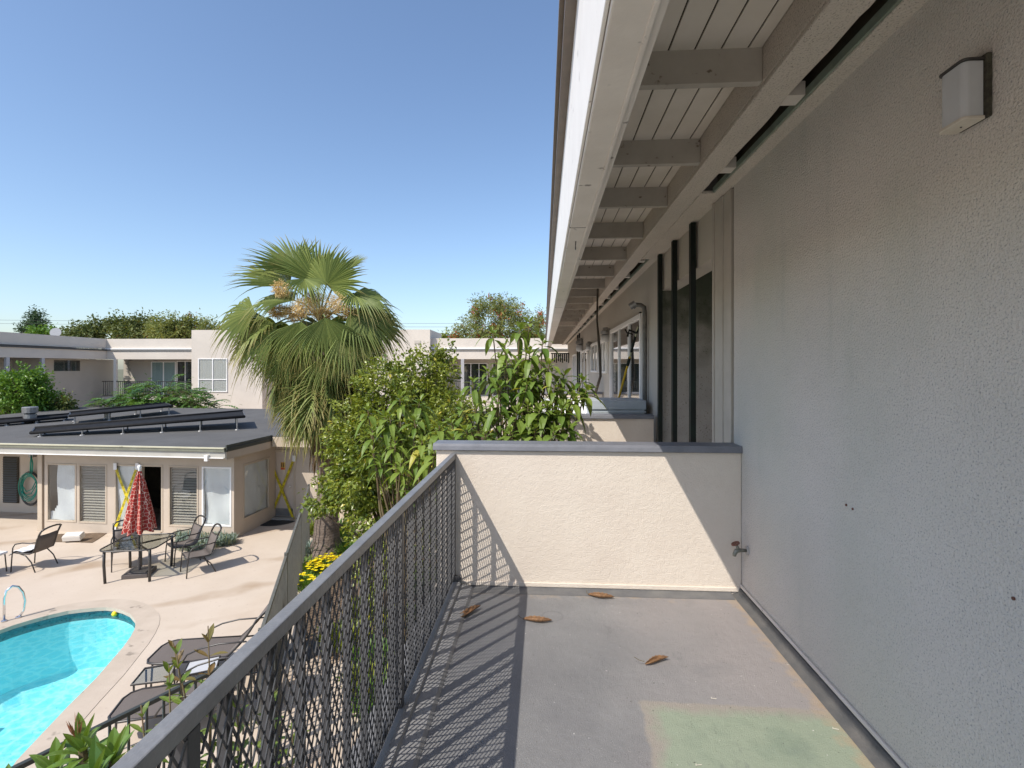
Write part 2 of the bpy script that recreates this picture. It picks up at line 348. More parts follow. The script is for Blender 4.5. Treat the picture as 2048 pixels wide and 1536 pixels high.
# painted balcony floor
FLOORM = mat('deck_paint', (.205, .205, .208), (.16, .16, .165), .62, 1.6, .5, 230, speck=((.33,.33,.32), 170, .66), bump2=.15, b2scale=18)
xs = M_xyz(FLOORM)
j = M_math(FLOORM, 'MULTIPLY', M_math(FLOORM, 'SUBTRACT', M_noise(FLOORM, 5, 7, None, .7), .5), .11)
fx = M_step(FLOORM, M_math(FLOORM, 'ADD', xs[0], M_math(FLOORM, 'MULTIPLY', M_noise(FLOORM, 1.8, 5), .9)), .75, 1.55)
mixin(FLOORM, (.275, .25, .245), M_math(FLOORM, 'MULTIPLY', fx, .8))                                  # worn dusty coat by the wall
gx = M_step(FLOORM, M_math(FLOORM, 'ADD', M_math(FLOORM, 'ADD', xs[0], M_math(FLOORM, 'MULTIPLY', xs[1], -.07)), j), .295, .315)
gy = M_step(FLOORM, M_math(FLOORM, 'ADD', M_math(FLOORM, 'ADD', xs[1], M_math(FLOORM, 'MULTIPLY', xs[0], .03)), M_math(FLOORM, 'MULTIPLY', j, .6)), 2.70, 2.685)
patch = M_math(FLOORM, 'MULTIPLY', gx, gy)
mixin(FLOORM, (.27, .245, .215), patch)
gx2 = M_step(FLOORM, M_math(FLOORM, 'ADD', M_math(FLOORM, 'ADD', xs[0], M_math(FLOORM, 'MULTIPLY', xs[1], -.07)), M_math(FLOORM, 'MULTIPLY', j, 2.2)), .325, .40)
gy2 = M_step(FLOORM, M_math(FLOORM, 'ADD', M_math(FLOORM, 'ADD', xs[1], M_math(FLOORM, 'MULTIPLY', xs[0], .03)), M_math(FLOORM, 'MULTIPLY', j, 1.5)), 2.67, 2.60)
mixin(FLOORM, (.245, .285, .215), M_math(FLOORM, 'MULTIPLY', gx2, gy2))
gr3 = M_step(FLOORM, M_noise(FLOORM, 2.6, 5), .50, .66)
mixin(FLOORM, (.185, .23, .175), M_math(FLOORM, 'MULTIPLY', M_math(FLOORM, 'MULTIPLY', gx2, gy2), gr3))
mixin(FLOORM, (.36, .27, .18), M_math(FLOORM, 'MULTIPLY', M_step(FLOORM, M_math(FLOORM, 'ADD', xs[0], M_math(FLOORM, 'MULTIPLY', M_noise(FLOORM, 14, 5), .22)), 1.44, 1.52), .75))  # dust along the wall
mixin(FLOORM, (.34, .27, .20), M_math(FLOORM, 'MULTIPLY', M_step(FLOORM, M_math(FLOORM, 'ADD', xs[1], M_math(FLOORM, 'MULTIPLY', M_noise(FLOORM, 13, 5), .35)), 4.01, 4.10), .55))
mixin(FLOORM, (.6, .58, .54), M_step(FLOORM, M_noise(FLOORM, 45, 2), .745, .755))
mixin(FLOORM, (.115, .115, .12), M_math(FLOORM, 'MULTIPLY', M_step(FLOORM, M_noise(FLOORM, 4.5, 8, (1, .35, 1), .75), .60, .68), .55))   # scuffs
mixin(FLOORM, (.30, .295, .285), M_math(FLOORM, 'MULTIPLY', M_step(FLOORM, M_noise(FLOORM, 3.1, 8, (.5, 1.4, 1), .7), .62, .68), .35))
mixin(FLOORM, (.07, .065, .06), M_step(FLOORM, M_noise(FLOORM, 62, 2), .735, .75))                                                  # grit
spl = M_noise(FLOORM, 1.3, 6)
mixin(FLOORM, (.15, .15, .158), M_math(FLOORM, 'MULTIPLY', M_step(FLOORM, spl, .54, .66), .5))
nV = FLOORM.node_tree.nodes
vx = nV.new('ShaderNodeVectorMath'); vx.operation = 'DISTANCE'; tcx = nV.new('ShaderNodeTexCoord'); FLOORM.node_tree.links.new(tcx.outputs['Object'], vx.inputs[0])
ring_c = at(1105, 1232, z=FL); vx.inputs[1].default_value = tuple(ring_c)
rg = M_math(FLOORM, 'MULTIPLY', M_step(FLOORM, vx.outputs['Value'], .060, .068), M_step(FLOORM, vx.outputs['Value'], .080, .072))
mixin(FLOORM, (.13, .13, .135), M_math(FLOORM, 'MULTIPLY', rg, .55))
m = MB(); m.box(-.85, WX-.001, YB, PY-.001, FL-.011, FL); tag(m.build('balcony_floor', FLOORM), None, None, None, 'structure')['label'] = 'grey painted balcony floor with a worn green patch'
bpy.data.objects['balcony_floor']['category'] = 'floor'
# upstand strips where floor meets the walls
m = MB(); m.add([(WX-.002,YB,FL+.055),(WX-.02,YB,FL+.05),(WX-.035,YB,FL+.012),(WX-.075,YB,FL+.0015),(WX-.002,YB,FL+.0015),
                 (WX-.002,PY-.001,FL+.055),(WX-.02,PY-.001,FL+.05),(WX-.035,PY-.001,FL+.012),(WX-.075,PY-.001,FL+.0015),(WX-.002,PY-.001,FL+.0015)],
                [(0,1,6,5),(1,2,7,6),(2,3,8,7),(0,4,3,2,1),(5,6,7,8,9)])
part('wall_skirting', m, mat('skirting_paint', (.065, .068, .072), (.12, .115, .11), .6, 7, .3, 60))
m = MB(); m.box(WX-.016, WX-.001, YB, PY-.001, FL+.057, FL+.078); part('skirting_bead', m, WOODW, bevel=.004)
m = MB(); m.add([(-.6,PY-.001,FL+.02),(-.6,PY-.02,FL+.014),(-.6,PY-.10,FL+.0015),(WX-.08,PY-.001,FL+.02),(WX-.08,PY-.02,FL+.014),(WX-.08,PY-.10,FL+.0015)], [(0,1,4,3),(1,2,5,4)])
part('parapet_skirting', m, mat('skirting_grey', (.10, .102, .108), (.15, .148, .145), .6, 6, .3, 120))
m = MB(); m.box(-.6, WX-.03, PY-.006, PY-.0015, FL+.0205, FL+.032); part('parapet_base_line', m, DARK)  # thin dark line along the foot of the parapet
m = MB()                                                                        # curb under the railing
prof = [(-.70, FL-.05), (-.70, FL+.055), (-.665, FL+.06), (-.632, FL+.055), (-.628, FL+.035), (-.612, FL+.035), (-.55, FL+.022), (-.535, FL+.002)]
n = len(prof); m.add([(x, YB, z) for x, z in prof] + [(x, PY-.03, z) for x, z in prof], [(i, i+1, n+i+1, n+i) for i in range(n-1)] + [tuple(range(2*n-1, n-1, -1))])
part('deck_curb', m, CURBM)

# parapet wall in front and its neighbours
def parapet(y, x0, x1, label, zt, th=.165, cap=CAPM):
    t = thing('parapet_wall', label, 'wall', (x0, y, FL))
    m = MB(); m.box(x0, x1-.001, y, y+th, FL-.25, zt-.052); m.box(x0+.001, x1-.002, y-.012, y-.0005, FL+.02, FL+.055)
    w = m.build('wall', STUCCO, t, bevel=.006)
    m = MB(); a, b = y-.022, y+th+.022; X0, X1 = x0-.022, x1-.0015
    P = [(a, zt-.051), (a-.004, zt-.047), (a, zt-.018), (a+.006, zt), (b-.006, zt), (b, zt-.05)]
    n = len(P); m.add([(X0, *p) for p in P] + [(X1, *p) for p in P], [(i, (i+1)%n, n+(i+1)%n, n+i) for i in range(n)] + [tuple(range(n-1,-1,-1)), tuple(range(n,2*n))])
    m.build('cap', cap, t, bevel=.002); return t
parapet(PY, -.83, WX, 'cream stucco parapet wall with grey cap closing the end of the near balcony', FL+1.105)
parapet(6.78, -.35, WX-.06, 'second cream parapet wall behind the leafy branches, under the three black posts', FL+1.08)
parapet(13.0, -.5, WX-.02, 'far cream parapet wall beyond the white covered pile', FL+1.08)

# ---------------------------------------------------------------- railing
RX = at(907, 905, y=PY).x; RZ = FL + 1.03
r = thing('balcony_railing', 'dark grey metal railing with expanded mesh along the near balcony edge', 'railing', (RX, PY, FL))
m = MB(); m.box(RX-.02, RX+.02, -.4, PY-.004, RZ-.04, RZ); m.build('top_rail', RAILM, r, bevel=.004)
m = MB(); m.box(RX-.015, RX+.015, -.4, PY-.005, FL+.085, FL+.112); m.build('bottom_rail', PICK, r, bevel=.003)
for y in (PY-.03, 2.47, .97, -.36):
    m = MB(); m.box(RX-.019, RX+.019, y-.019, y+.019, FL+.02, RZ-.041); m.build('post', PICK, r, bevel=.003)
y = PY - .21
while y > -.3:
    if all(abs(y-q) > .06 for q in (2.47, .97)):
        m = MB(); m.box(RX-.013, RX+.009, y-.011, y+.011, FL+.1125, RZ-.0405); m.build('picket', PICK, r)
    y -= .1775
HW, HH = .0185, .036; MX = RX + .0165
for ya, yb in ((2.492, PY-.05), (.992, 2.448), (-.34, .948)):
    m = MB(); z0, z1 = FL+.10, RZ-.035; hgt = z1 - z0; sl_ = HW / HH
    for sgn in (1, -1):
        c = ya - hgt*sl_ if sgn > 0 else ya
        while c < (yb if sgn > 0 else yb + hgt*sl_):
            p = [c, z0]; q = [c + sgn*hgt*sl_, z1]
            lo, hi = (p, q) if sgn > 0 else (q, p)          # lo.y < hi.y
            if hi[0] > ya and lo[0] < yb:
                f = lambda yy: lo[1] + (hi[1]-lo[1]) * (yy-lo[0]) / (hi[0]-lo[0])
                P = (max(lo[0], ya), f(max(lo[0], ya))); Q = (min(hi[0], yb), f(min(hi[0], yb)))
                if abs(P[0]-Q[0]) > .004: m.bar((MX + .0012*sgn, P[0], P[1]), (MX + .0012*sgn, Q[0], Q[1]), .0060, .0032, (1,0,0))
            c += 2*HW
    m.build('mesh_panel', PICK, r)
m = MB(); m.prism([(RX+.02, PY-.05), (RX+.07, PY-.05), (RX+.02, PY-.012)], FL+.03, FL+.10); m.build('bracket', PICK, r)

# ---------------------------------------------------------------- wall lamp, tap
LY0 = at(1983, 170, x=WX).y; zt, zb = at(1983, 112, x=WX).z, at(1980, 238, x=WX).z
XF = WX - .088; LY1 = at(1872, 180, x=XF).y
t = thing('wall_lamp', 'boxy white glass wall lamp with black dirty mount high on the near wall', 'wall lamp', (WX, (LY0+LY1)/2, zb))
def lamp_poly(ins, r=.02):
    a, b = LY0+ins, LY1-ins; P = [(WX-.019, a)]
    P += [(XF+ins+r-r*math.sin(k*math.pi/10), a+r-r*math.cos(k*math.pi/10)) for k in range(6)]
    P += [(XF+ins+r-r*math.cos(k*math.pi/10), b-r+r*math.sin(k*math.pi/10)) for k in range(6)] + [(WX-.019, b)]
    return P[::-1]
OPAL = mat('opal_glass', (.52, .53, .55), (.47, .48, .50), .35, 9, 0, spec=.5); CREAMP = mat('lamp_cover', (.60, .55, .48), (.50, .45, .38), .6, 20)
m = MB(); m.prism(lamp_poly(.006), zb+.012, zt-.008); m.build('diffuser', OPAL, t, bevel=.003)
m = MB(); m.prism(lamp_poly(0), zb, zb+.0115); lc = m.build('base_cover', CREAMP, t, bevel=.002)
m = MB(); pc = Vector((WX-.05, (LY0+LY1)/2, zb)); m.tube([pc, pc-Vector((0,0,.003))], .003, 8); m.build('screw', CHARC, lc)
m = MB(); m.prism(lamp_poly(0), zt-.0075, zt); m.build('top_cover', CHARC, t, bevel=.002)
m = MB(); m.box(WX-.018, WX-.0005, LY0-.006, LY1+.006, zb+.006, zt+.012); m.build('backplate', mat('grimy_black', (.035,.032,.025), (.09,.085,.06), .9, 30, .6, 90), t, bevel=.004)
tp = at(1496, 1101, x=WX)
t = thing('garden_tap', 'old brass hose tap with rusty round handle low on the near wall', 'tap', tuple(tp))
BRASS = mat('old_brass', (.26, .25, .21), (.15, .17, .15), .5, 40, metal=.5)
m = MB(); q = tp; m.tube([(WX-.001,q.y,q.z),(WX-.012,q.y,q.z)], .032, 16); m.build('wall_flange', mat('flange_paint', (.42,.40,.38), None, .6), t)
m = MB(); m.tube([(WX-.01,q.y,q.z),(WX-.055,q.y,q.z),(WX-.082,q.y,q.z-.004),(WX-.095,q.y,q.z-.028),(WX-.097,q.y,q.z-.042)], [.012,.014,.017,.014,.013], 10)
m.tube([(WX-.066,q.y,q.z),(WX-.082,q.y,q.z+.04)], [.013,.009], 8); m.build('spout', BRASS, t, smooth=True)
m = MB(); hc = Vector((WX-.088, q.y, q.z+.048)); ax = Vector((-.37, 0, .93)); e1 = Vector((.93, 0, .37)); e2 = Vector((0,1,0))
m.tube([hc + (e1*math.cos(k*.524) + e2*math.sin(k*.524))*.026 for k in range(12)], .006, 6, closed=True)
for k in range(4): m.tube([hc, hc + (e1*math.cos(k*1.571) + e2*math.sin(k*1.571))*.026], .004, 5)
m.build('handle', mat('rust_red', (.22,.09,.06), (.12,.06,.05), .8, 60), t)

# ---------------------------------------------------------------- dry leaves and nails on the floor
rnd = random.Random(4)
def dry_leaf(u, v, L, rz, curl, label, stem=.05):
    p = at(u, v, z=FL); t = thing('fallen_leaf', label, 'leaf', (p.x, p.y, FL+.003), rz, 'dry leaves on the balcony floor')
    Mx = WM[t]; m = MB(Mx); n = 18; V = []
    for i in range(n+1):
        s = i/n; x = (s-.5)*L*(1-.12*curl); w = L*.30*math.sin(math.pi*min(1, .04+.95*s))**.8
        z0 = .004 + curl*L*.28*max(0, s-.45)**2*2.2 + curl*L*.05*max(0, .3-s); y0 = L*.05*math.sin(s*5+curl*9)
        open_ = 1.9 - .9*math.sin(math.pi*s)*(.5+.5*math.sin(curl*20))           # how far the blade has rolled up
        for q in range(7):
            a_ = (q/6-.5)*2*open_*1.15; rr_ = w*.5/1.15*(1+.10*math.sin(i*2.3+q*1.7))
            V.append((x, y0 + rr_*math.sin(a_)*.8, z0 + rr_*.75*(1-math.cos(a_))))
    m.add(V, [(i*7+k, i*7+k+1, (i+1)*7+k+1, (i+1)*7+k) for i in range(n) for k in range(6)])
    o = m.build('blade', DRYL, t, smooth=True); sd = o.modifiers.new('thick', 'SOLIDIFY'); sd.thickness = .0012
    m = MB(Mx); m.tube([(-L*.5+.004,0,.02*curl+.008),(-L*.5-stem*.5,.006,.014+.03*curl),(-L*.5-stem,.012,.02+.055*curl)], .0018, 5); m.build('stalk', STEMM, t)
dry_leaf(1313, 1326, .165, .35, .5, 'curled brown leaf with long stalk alone in the middle of the floor', .055)
dry_leaf(1202, 1196, .20, -.25, .25, 'pale brown rolled leaf beside the foot of the parapet', .01)
dry_leaf(1075, 1244, .20, -.05, .2, 'dark reddish brown leaf on the edge of the rail shadow', .03)
dry_leaf(936, 1230, .24, .8, .45, 'brown crinkled leaf against the curb under the railing', .03)
for u, v, rz, lb in ((1428, 1398, -.1, 'small pale nail lying just above the green patch'), (1672, 1459, -.25, 'small pale nail on the green patch close to the wall'), (1398, 1531, .2, 'small pale nail on the green patch at the bottom edge')):
    p = at(u, v, z=FL); m = MB(frame(p, rz)); m.tube([(-.012,0,.003),(.012,0,.003)], .0013, 6); m.tube([(-.0135,0,.0045),(-.012,0,.0045)], .0042, 8)
    tag(m.build('nail', mat('nail_metal', (.62,.58,.5), None, .4)), lb, 'nail', 'nails on the balcony floor')
# ================================================================ courtyard ground, pool
def offset_poly(P, d):
    n = len(P); out = []
    for i in range(n):
        a, b, c = Vector(P[i-1]), Vector(P[i]), Vector(P[(i+1) % n])
        t = ((b-a).normalized() + (c-b).normalized()).normalized(); out.append((b.x + t.y*d, b.y - t.x*d))
    return out
edge_px = [(33,1522),(82,1470),(137,1412),(191,1358),(246,1295),(261,1274),(269,1259),(271.5,1248),(270,1240),(260,1228),(246,1221.5),(232,1217.5),(212,1215),(191,1216),(165,1218.5),(137,1222),(110,1228),(82,1235),(55,1242.5),(27,1251),(0,1261)]
pool = [(gr(u, v).x, gr(u, v).y) for u, v in edge_px]
l0 = pool[-1]; pool += [(l0[0]-.5, l0[1]-.55), (l0[0]-.62, l0[1]-1.0), (l0[0]-.35, l0[1]-2.2), (l0[0]+.25, l0[1]-4.2), (l0[0]+.9, l0[1]-6.0), (l0[0]+2.2, l0[1]-6.6), (pool[0][0]+.75, l0[1]-6.2), (pool[0][0]+.8, pool[0][1]-1.6)]
ar = sum(pool[i-1][0]*pool[i][1]-pool[i][0]*pool[i-1][1] for i in range(len(pool)))
if ar < 0: pool.reverse()
# smooth once (Chaikin on sharp corners off to the left)
cope_out = offset_poly(pool, .36)
big_sq = [(-60, -30), (40, -30), (40, 60), (-60, 60)]
def ring_mesh(m, inner, z):
    """flat sheet from a far square with a hole, as triangles fanned between hole and square"""
    import mathutils
    from mathutils.geometry import tessellate_polygon
    loops = [[Vector((*p, z)) for p in big_sq], [Vector((*p, z)) for p in inner]]
    V = loops[0] + loops[1]
    tris = tessellate_polygon(loops)
    F = []
    for a, b, c in tris:
        nz = (V[b]-V[a]).cross(V[c]-V[a]).z; F.append((a, b, c) if nz > 0 else (a, c, b))
    m.add(V, F)
n, l, p = nodes(CONC)                         # sweeping rusty water stains on the slab
w = n.new('ShaderNodeTexWave'); w.inputs['Scale'].default_value = .16; w.inputs['Distortion'].default_value = 14; w.inputs['Detail'].default_value = 4; w.inputs['Detail Scale'].default_value = .7
tc = n.new('ShaderNodeTexCoord'); mp = n.new('ShaderNodeMapping'); mp.inputs['Rotation'].default_value = (0, 0, 1.2); l.new(tc.outputs['Object'], mp.inputs[0]); l.new(mp.outputs[0], w.inputs['Vector'])
mixin(CONC, (.36, .27, .19), M_math(CONC, 'MULTIPLY', M_math(CONC, 'MULTIPLY', M_step(CONC, w.outputs['Fac'], .80, 1.0), M_step(CONC, M_noise(CONC, .5), .44, .60)), .95))
mixin(CONC, (.47, .365, .275), M_math(CONC, 'MULTIPLY', M_step(CONC, M_noise(CONC, .35, 6), .52, .70), .55))
m = MB(); ring_mesh(m, cope_out, 0); o = m.build('pool_deck', CONC); tag(o, 'pale concrete pool deck with faint brown stains', 'paving', None, 'structure')
m = MB(); nP = len(pool)
m.add([(*q, .006) for q in pool] + [(*q, .006) for q in cope_out] + [(*q, -.06) for q in pool] + [(*q, -.02) for q in cope_out],
      [f for i in range(nP) for j in [(i+1) % nP] for f in ((i, nP+i, nP+j, j), (i, j, 2*nP+j, 2*nP+i), (nP+i, 3*nP+i, 3*nP+j, nP+j))])
o = m.build('pool_coping', COPE); tag(o, 'weathered concrete coping round the pool', 'coping', None, 'structure')
wall_in = offset_poly(pool, .03)
m = MB(); m.add([(*q, -.06) for q in wall_in] + [(*q, -.22) for q in wall_in], [(i, (i+1) % nP, nP+(i+1) % nP, nP+i) for i in range(nP)]); o = m.build('pool_tile_band', TILE); tag(o, 'dark teal tile band at the waterline', 'tiles', None, 'structure')
m = MB(); deep = offset_poly(pool, -.25)
m.add([(*q, -.22) for q in wall_in] + [(*q, -1.15) for q in wall_in] + [(*q, -1.35) for q in deep], [f for i in range(nP) for j in [(i+1) % nP] for f in ((i, j, nP+j, nP+i), (nP+i, nP+j, 2*nP+j, 2*nP+i))] + [tuple(2*nP+i for i in range(nP))])
o = m.build('pool_basin', PLAST, smooth=False); tag(o, 'pale blue plastered pool basin', 'pool', None, 'structure')
for k in range(3):
    a = Vector((l0[0]-.62, l0[1]-1.0, 0)); b = Vector((l0[0]-.1, l0[1]-3.0, 0)); d = (b-a).normalized(); s_ = Vector((-d.y, d.x, 0)) * -1
    if s_.x < 0: s_ = -s_
    P = [a, b, b + s_*(.35*(3-k)), a + s_*(.35*(3-k))]
    m = MB(); m.prism([(q.x, q.y) for q in P], -1.2, -.95+.22*k); o = m.build('pool_step', PLAST); tag(o, 'underwater step at the end of the pool', 'step', None, 'structure')
WATER = bpy.data.materials.new('water'); WATER.use_nodes = True
n, l, p = nodes(WATER); n.remove(p)
tc = n.new('ShaderNodeTexCoord'); nz1 = n.new('ShaderNodeTexNoise'); nz1.inputs['Scale'].default_value = 7; nz1.inputs['Detail'].default_value = 4; nz1.inputs['Distortion'].default_value = 1.2; l.new(tc.outputs['Object'], nz1.inputs['Vector'])
bp = n.new('ShaderNodeBump'); bp.inputs['Strength'].default_value = .35; bp.inputs['Distance'].default_value = .03; l.new(nz1.outputs[0], bp.inputs['Height'])
fr = n.new('ShaderNodeFresnel'); fr.inputs[0].default_value = 1.33; l.new(bp.outputs[0], fr.inputs['Normal'])
vo = n.new('ShaderNodeTexVoronoi'); vo.feature = 'DISTANCE_TO_EDGE'; vo.inputs['Scale'].default_value = 5.5
vm = n.new('ShaderNodeMixRGB'); vm.inputs[0].default_value = .12; l.new(tc.outputs['Object'], vm.inputs[1]); l.new(nz1.outputs['Color'], vm.inputs[2]); l.new(vm.outputs[0], vo.inputs['Vector'])
rp = n.new('ShaderNodeValToRGB'); rp.color_ramp.elements[0].position = 0; rp.color_ramp.elements[0].color = (.95, 1, 1, 1); rp.color_ramp.elements[1].position = .2; rp.color_ramp.elements[1].color = (.58, .90, .94, 1); l.new(vo.outputs['Distance'], rp.inputs[0])
tr = n.new('ShaderNodeBsdfTransparent'); l.new(rp.outputs[0], tr.inputs[0])
gl = n.new('ShaderNodeBsdfGlossy'); gl.inputs['Roughness'].default_value = .05; l.new(bp.outputs[0], gl.inputs['Normal'])
ms = n.new('ShaderNodeMixShader'); l.new(fr.outputs[0], ms.inputs[0]); l.new(tr.outputs[0], ms.inputs[1]); l.new(gl.outputs[0], ms.inputs[2]); l.new(ms.outputs[0], n['Material Output'].inputs[0])
m = MB(); m.face([(*q, -.11) for q in wall_in]); o = m.build('pool_water', WATER); tag(o, 'clear turquoise pool water', 'water', None, 'structure')
# soil beds and the far ground
m = MB(); m.add([(-1500,-800,-2.2),(1500,-800,-2.2),(1500,2500,-2.2),(-1500,2500,-2.2)], [(0,1,2,3)]); tag(m.build('ground', mat('far_ground', (.16,.15,.10), (.09,.10,.05), .95, .05)), 'dry ground reaching the horizon', 'ground', None, 'structure')
def bed(P, name='planting_bed', lab='brown soil planting bed beside the fence', z=.012):
    m = MB(); m.prism(P, -.05, z); tag(m.build(name, SOIL), lab, 'soil', None, 'structure')
c2 = lambda lat, d: tuple(cs(lat, d))[:2]
bed([c2(-5.15,13.6), c2(-4.3,11.0), c2(-3.35,8.3), c2(-1.9,8.0), c2(-.6,8.2), c2(-.5,12.0), c2(-2.4,13.0), c2(-3.6,13.6)])
bed([c2(-4.2,3.0), c2(-2.75,5.2), c2(-2.0,5.4), c2(-2.1,3.0)], lab='brown soil strip under the slender shrubs below the railing')

# pool grab rails, ring drain, lemon
hp = gr(22, 1240)
def grab(loc, rz, lab):
    t = thing('pool_handrail', lab, 'handrail', loc, rz); m = MB(WM[t])
    m.tube([(-.09,0,0),(-.09,0,.42),(-.06,0,.54),(.02,0,.60),(.10,0,.56),(.16,0,.44),(.19,0,.28),(.17,0,.10),(.10,0,0)], .02, 10); m.build('rail', CHROME, t, smooth=True)
    m = MB(WM[t])
    for x in (-.09, .10): m.lathe([(.045,0),(.045,.012),(.03,.02)], 12, WM[t].inverted() @ (WM[t] @ Vector((x,0,0.002))))
    m.build('anchor_plate', CHROME, t); return t
grab((hp.x, hp.y, .012), .95, 'bent chrome handrail standing on the coping at the pool corner')
lp = at(229, 1229, z=-.11); m = MB(); m.lathe([(.002,-.045),(.035,-.03),(.05,0),(.04,.03),(.012,.05),(.002,.055)], 14, lp + Vector((0,0,.01)))
tag(m.build('lemon', YELLOW, smooth=True), 'yellow lemon floating in the rounded end of the pool', 'fruit')
m = MB(); gp = gr(612, 1302); m.lathe([(.28,.0),(.28,.012),(.20,.014)], 24, gp)
tag(m.build('drain_cover', mat('iron', (.08,.08,.085), (.05,.05,.05), .6, 20)), 'round dark drain cover seen through the railing mesh', 'drain')

# ---------------------------------------------------------------- fences
def picket_fence(pts, h, label, M_, top=.05, sp=.11):
    a0 = Vector(pts[0]); t = thing('picket_fence', label, 'fence', tuple(a0))
    for a, b in zip(pts, pts[1:]):
        a = Vector(a); b = Vector(b); L = (b-a).length; d = (b-a).normalized(); Fm = frame(a, math.atan2(d.y, d.x))
        m = MB(Fm); m.box(0, L, -.022, .022, h-.04, h); m.build('top_rail', M_, t, bevel=.004)
        m = MB(Fm); m.box(0, L, -.014, .014, .10, .135); m.build('bottom_rail', M_, t)
        npost = max(1, round(L/2.3))
        for i in range(npost+1):
            x = min(max(i*L/npost, .03), L-.03); m = MB(Fm); m.box(x-.026, x+.026, -.026, .026, 0, h+.05); m.build('post', M_, t, bevel=.004)
        k = sp
        while k < L-.03:
            m = MB(Fm); m.box(k-.009, k+.009, -.009, .009, .136, h-.041); m.build('picket', M_, t); k += sp
    return t
fa = cs(-5.32, 13.62); fb_ = cs(-2.93, 6.05)
picket_fence([fa, fb_], 1.5, 'olive grey picket fence running from the pool house door toward the balcony', FENCE)
q0 = at(-60, 1576, z=1.5); q1 = at(410, 1347, z=1.5); q2 = q1 + (q1-q0).normalized() * .85
picket_fence([(q0.x,q0.y,0), (q2.x,q2.y,0)], 1.5, 'dark picket fence crossing below the near railing by the big leaves', FENCED, sp=.145)

# ---------------------------------------------------------------- sling furniture
def loop(m, pts, r, n=7, closed=False): m.tube(pts, r, n, closed=closed)
def make_chair(label):
    t = thing('patio_chair', label, 'chair', (0,0,0), 0, 'sling chairs on the pool deck')
    w = .245
    prof = [(.25,.43),(.12,.415),(-.02,.405),(-.14,.40),(-.22,.43),(-.26,.52),(-.30,.66),(-.35,.80),(-.42,.93)]
    def sheet(a, b, name, w_):
        m = MB(); P = prof[a:b]; n = 5
        V = [(x, -w_+2*w_*k/n, z-.02*math.sin(math.pi*k/n)) for x, z in P for k in range(n+1)]
        m.add(V, [(i*(n+1)+k, i*(n+1)+k+1, (i+1)*(n+1)+k+1, (i+1)*(n+1)+k) for i in range(len(P)-1) for k in range(n)])
        o = m.build(name, SLING, t, smooth=True); s = o.modifiers.new('t', 'SOLIDIFY'); s.thickness = .005
    sheet(0, 5, 'seat', w-.01); sheet(4, 8, 'backrest', w-.01)
    m = MB()
    for s in (-1, 1): m.tube([(x, s*w, z) for x, z in prof], .015, 7)
    m.tube([(-.35,-w,.80),(-.40,-w+.005,.90),(-.435,-w+.05,.945),(-.445,-.1,.965),(-.448,0,.97),(-.445,.1,.965),(-.435,w-.05,.945),(-.40,w-.005,.90),(-.35,w,.80)], .02, 7)
    m.tube([(.25,-w,.43),(.262,0,.425),(.25,w,.43)], .013, 7); m.tube([(-.34,-w,.79),(-.345,0,.785),(-.34,w,.79)], .011, 6); m.build('frame', CHARC, t, smooth=True)
    for s in (-1, 1):
        m = MB(); m.tube([(.27,s*(w+.03),0),(.25,s*(w+.03),.30),(.22,s*(w+.035),.55),(.16,s*(w+.04),.63),(0,s*(w+.035),.66),(-.18,s*(w+.02),.65),(-.30,s*w,.66)], .013, 7); m.build('arm', CHARC, t, smooth=True)
        m = MB(); m.tube([(.10,s*w,.41),(-.06,s*(w+.01),.36),(-.20,s*(w+.02),.22),(-.30,s*(w+.03),0)], .013, 7); m.build('leg', CHARC, t, smooth=True)
    return t
def put(t, loc, rz): t.location = loc; t.rotation_euler = (0, 0, rz)
CT = cs(-8.28, 11.56)
ch = make_chair('sling chair at the far left side of the glass table, back toward the taped door')
spots = [((-8.93, 12.05), (-8.28, 11.2), None), ((-7.83, 12.35), (-8.5, 11.5), 'sling chair tucked at the far right side of the glass table'),
         ((-7.08, 11.7), (-7.75, 11.05), 'sling chair right of the glass table, seen in profile against the blue green plants'),
         ((-10.98, 11.95), (-12.0, 12.0), 'sling chair with arched back standing alone left of the table, white cloth on its seat'),
         ((-11.75, 11.35), (-11.4, 12.6), 'sling chair cut by the left edge of the picture')]
for i, (a, b, lab) in enumerate(spots):
    o = ch if i == 0 else copy_tree(ch)
    if lab: o['label'] = lab
    pa, pb = cs(*a), cs(*b); d = pb - pa; put(o, tuple(pa), math.atan2(d.y, d.x))
cc = cs(-11.15, 11.97); m = MB(frame((cc.x, cc.y, .425), 3.1)); V = []
nx, ny = 8, 8
for i in range(nx+1):
    for k in range(ny+1): V.append(((i/nx-.5)*.46, (k/ny-.5)*.42, .012+.02*math.sin(i*1.3+k)*math.sin(k*.9) + (-.10*(i/nx-.8)*5 if i/nx > .8 else 0)))
m.add(V, [(i*(ny+1)+k, i*(ny+1)+k+1, (i+1)*(ny+1)+k+1, (i+1)*(ny+1)+k) for i in range(nx) for k in range(ny)])
o = m.build('towel', WHITE, smooth=True); s = o.modifiers.new('t', 'SOLIDIFY'); s.thickness = .012; tag(o, 'white towel lying on the lone chair seat at left', 'towel')
# low white side stool between the two left chairs
sc_ = cs(-11.62, 11.55); t = thing('side_stool', 'small white topped stool between the two left chairs', 'stool', tuple(sc_))
m = MB(WM[t]); m.box(-.22,.22,-.22,.22,.40,.46); m.build('top', WHITE, t, bevel=.02)
for a in (-1,1):
    for b in (-1,1): m = MB(WM[t]); m.tube([(a*.18,b*.18,.40),(a*.2,b*.2,0)], .013, 7); m.build('leg', CHARC, t)

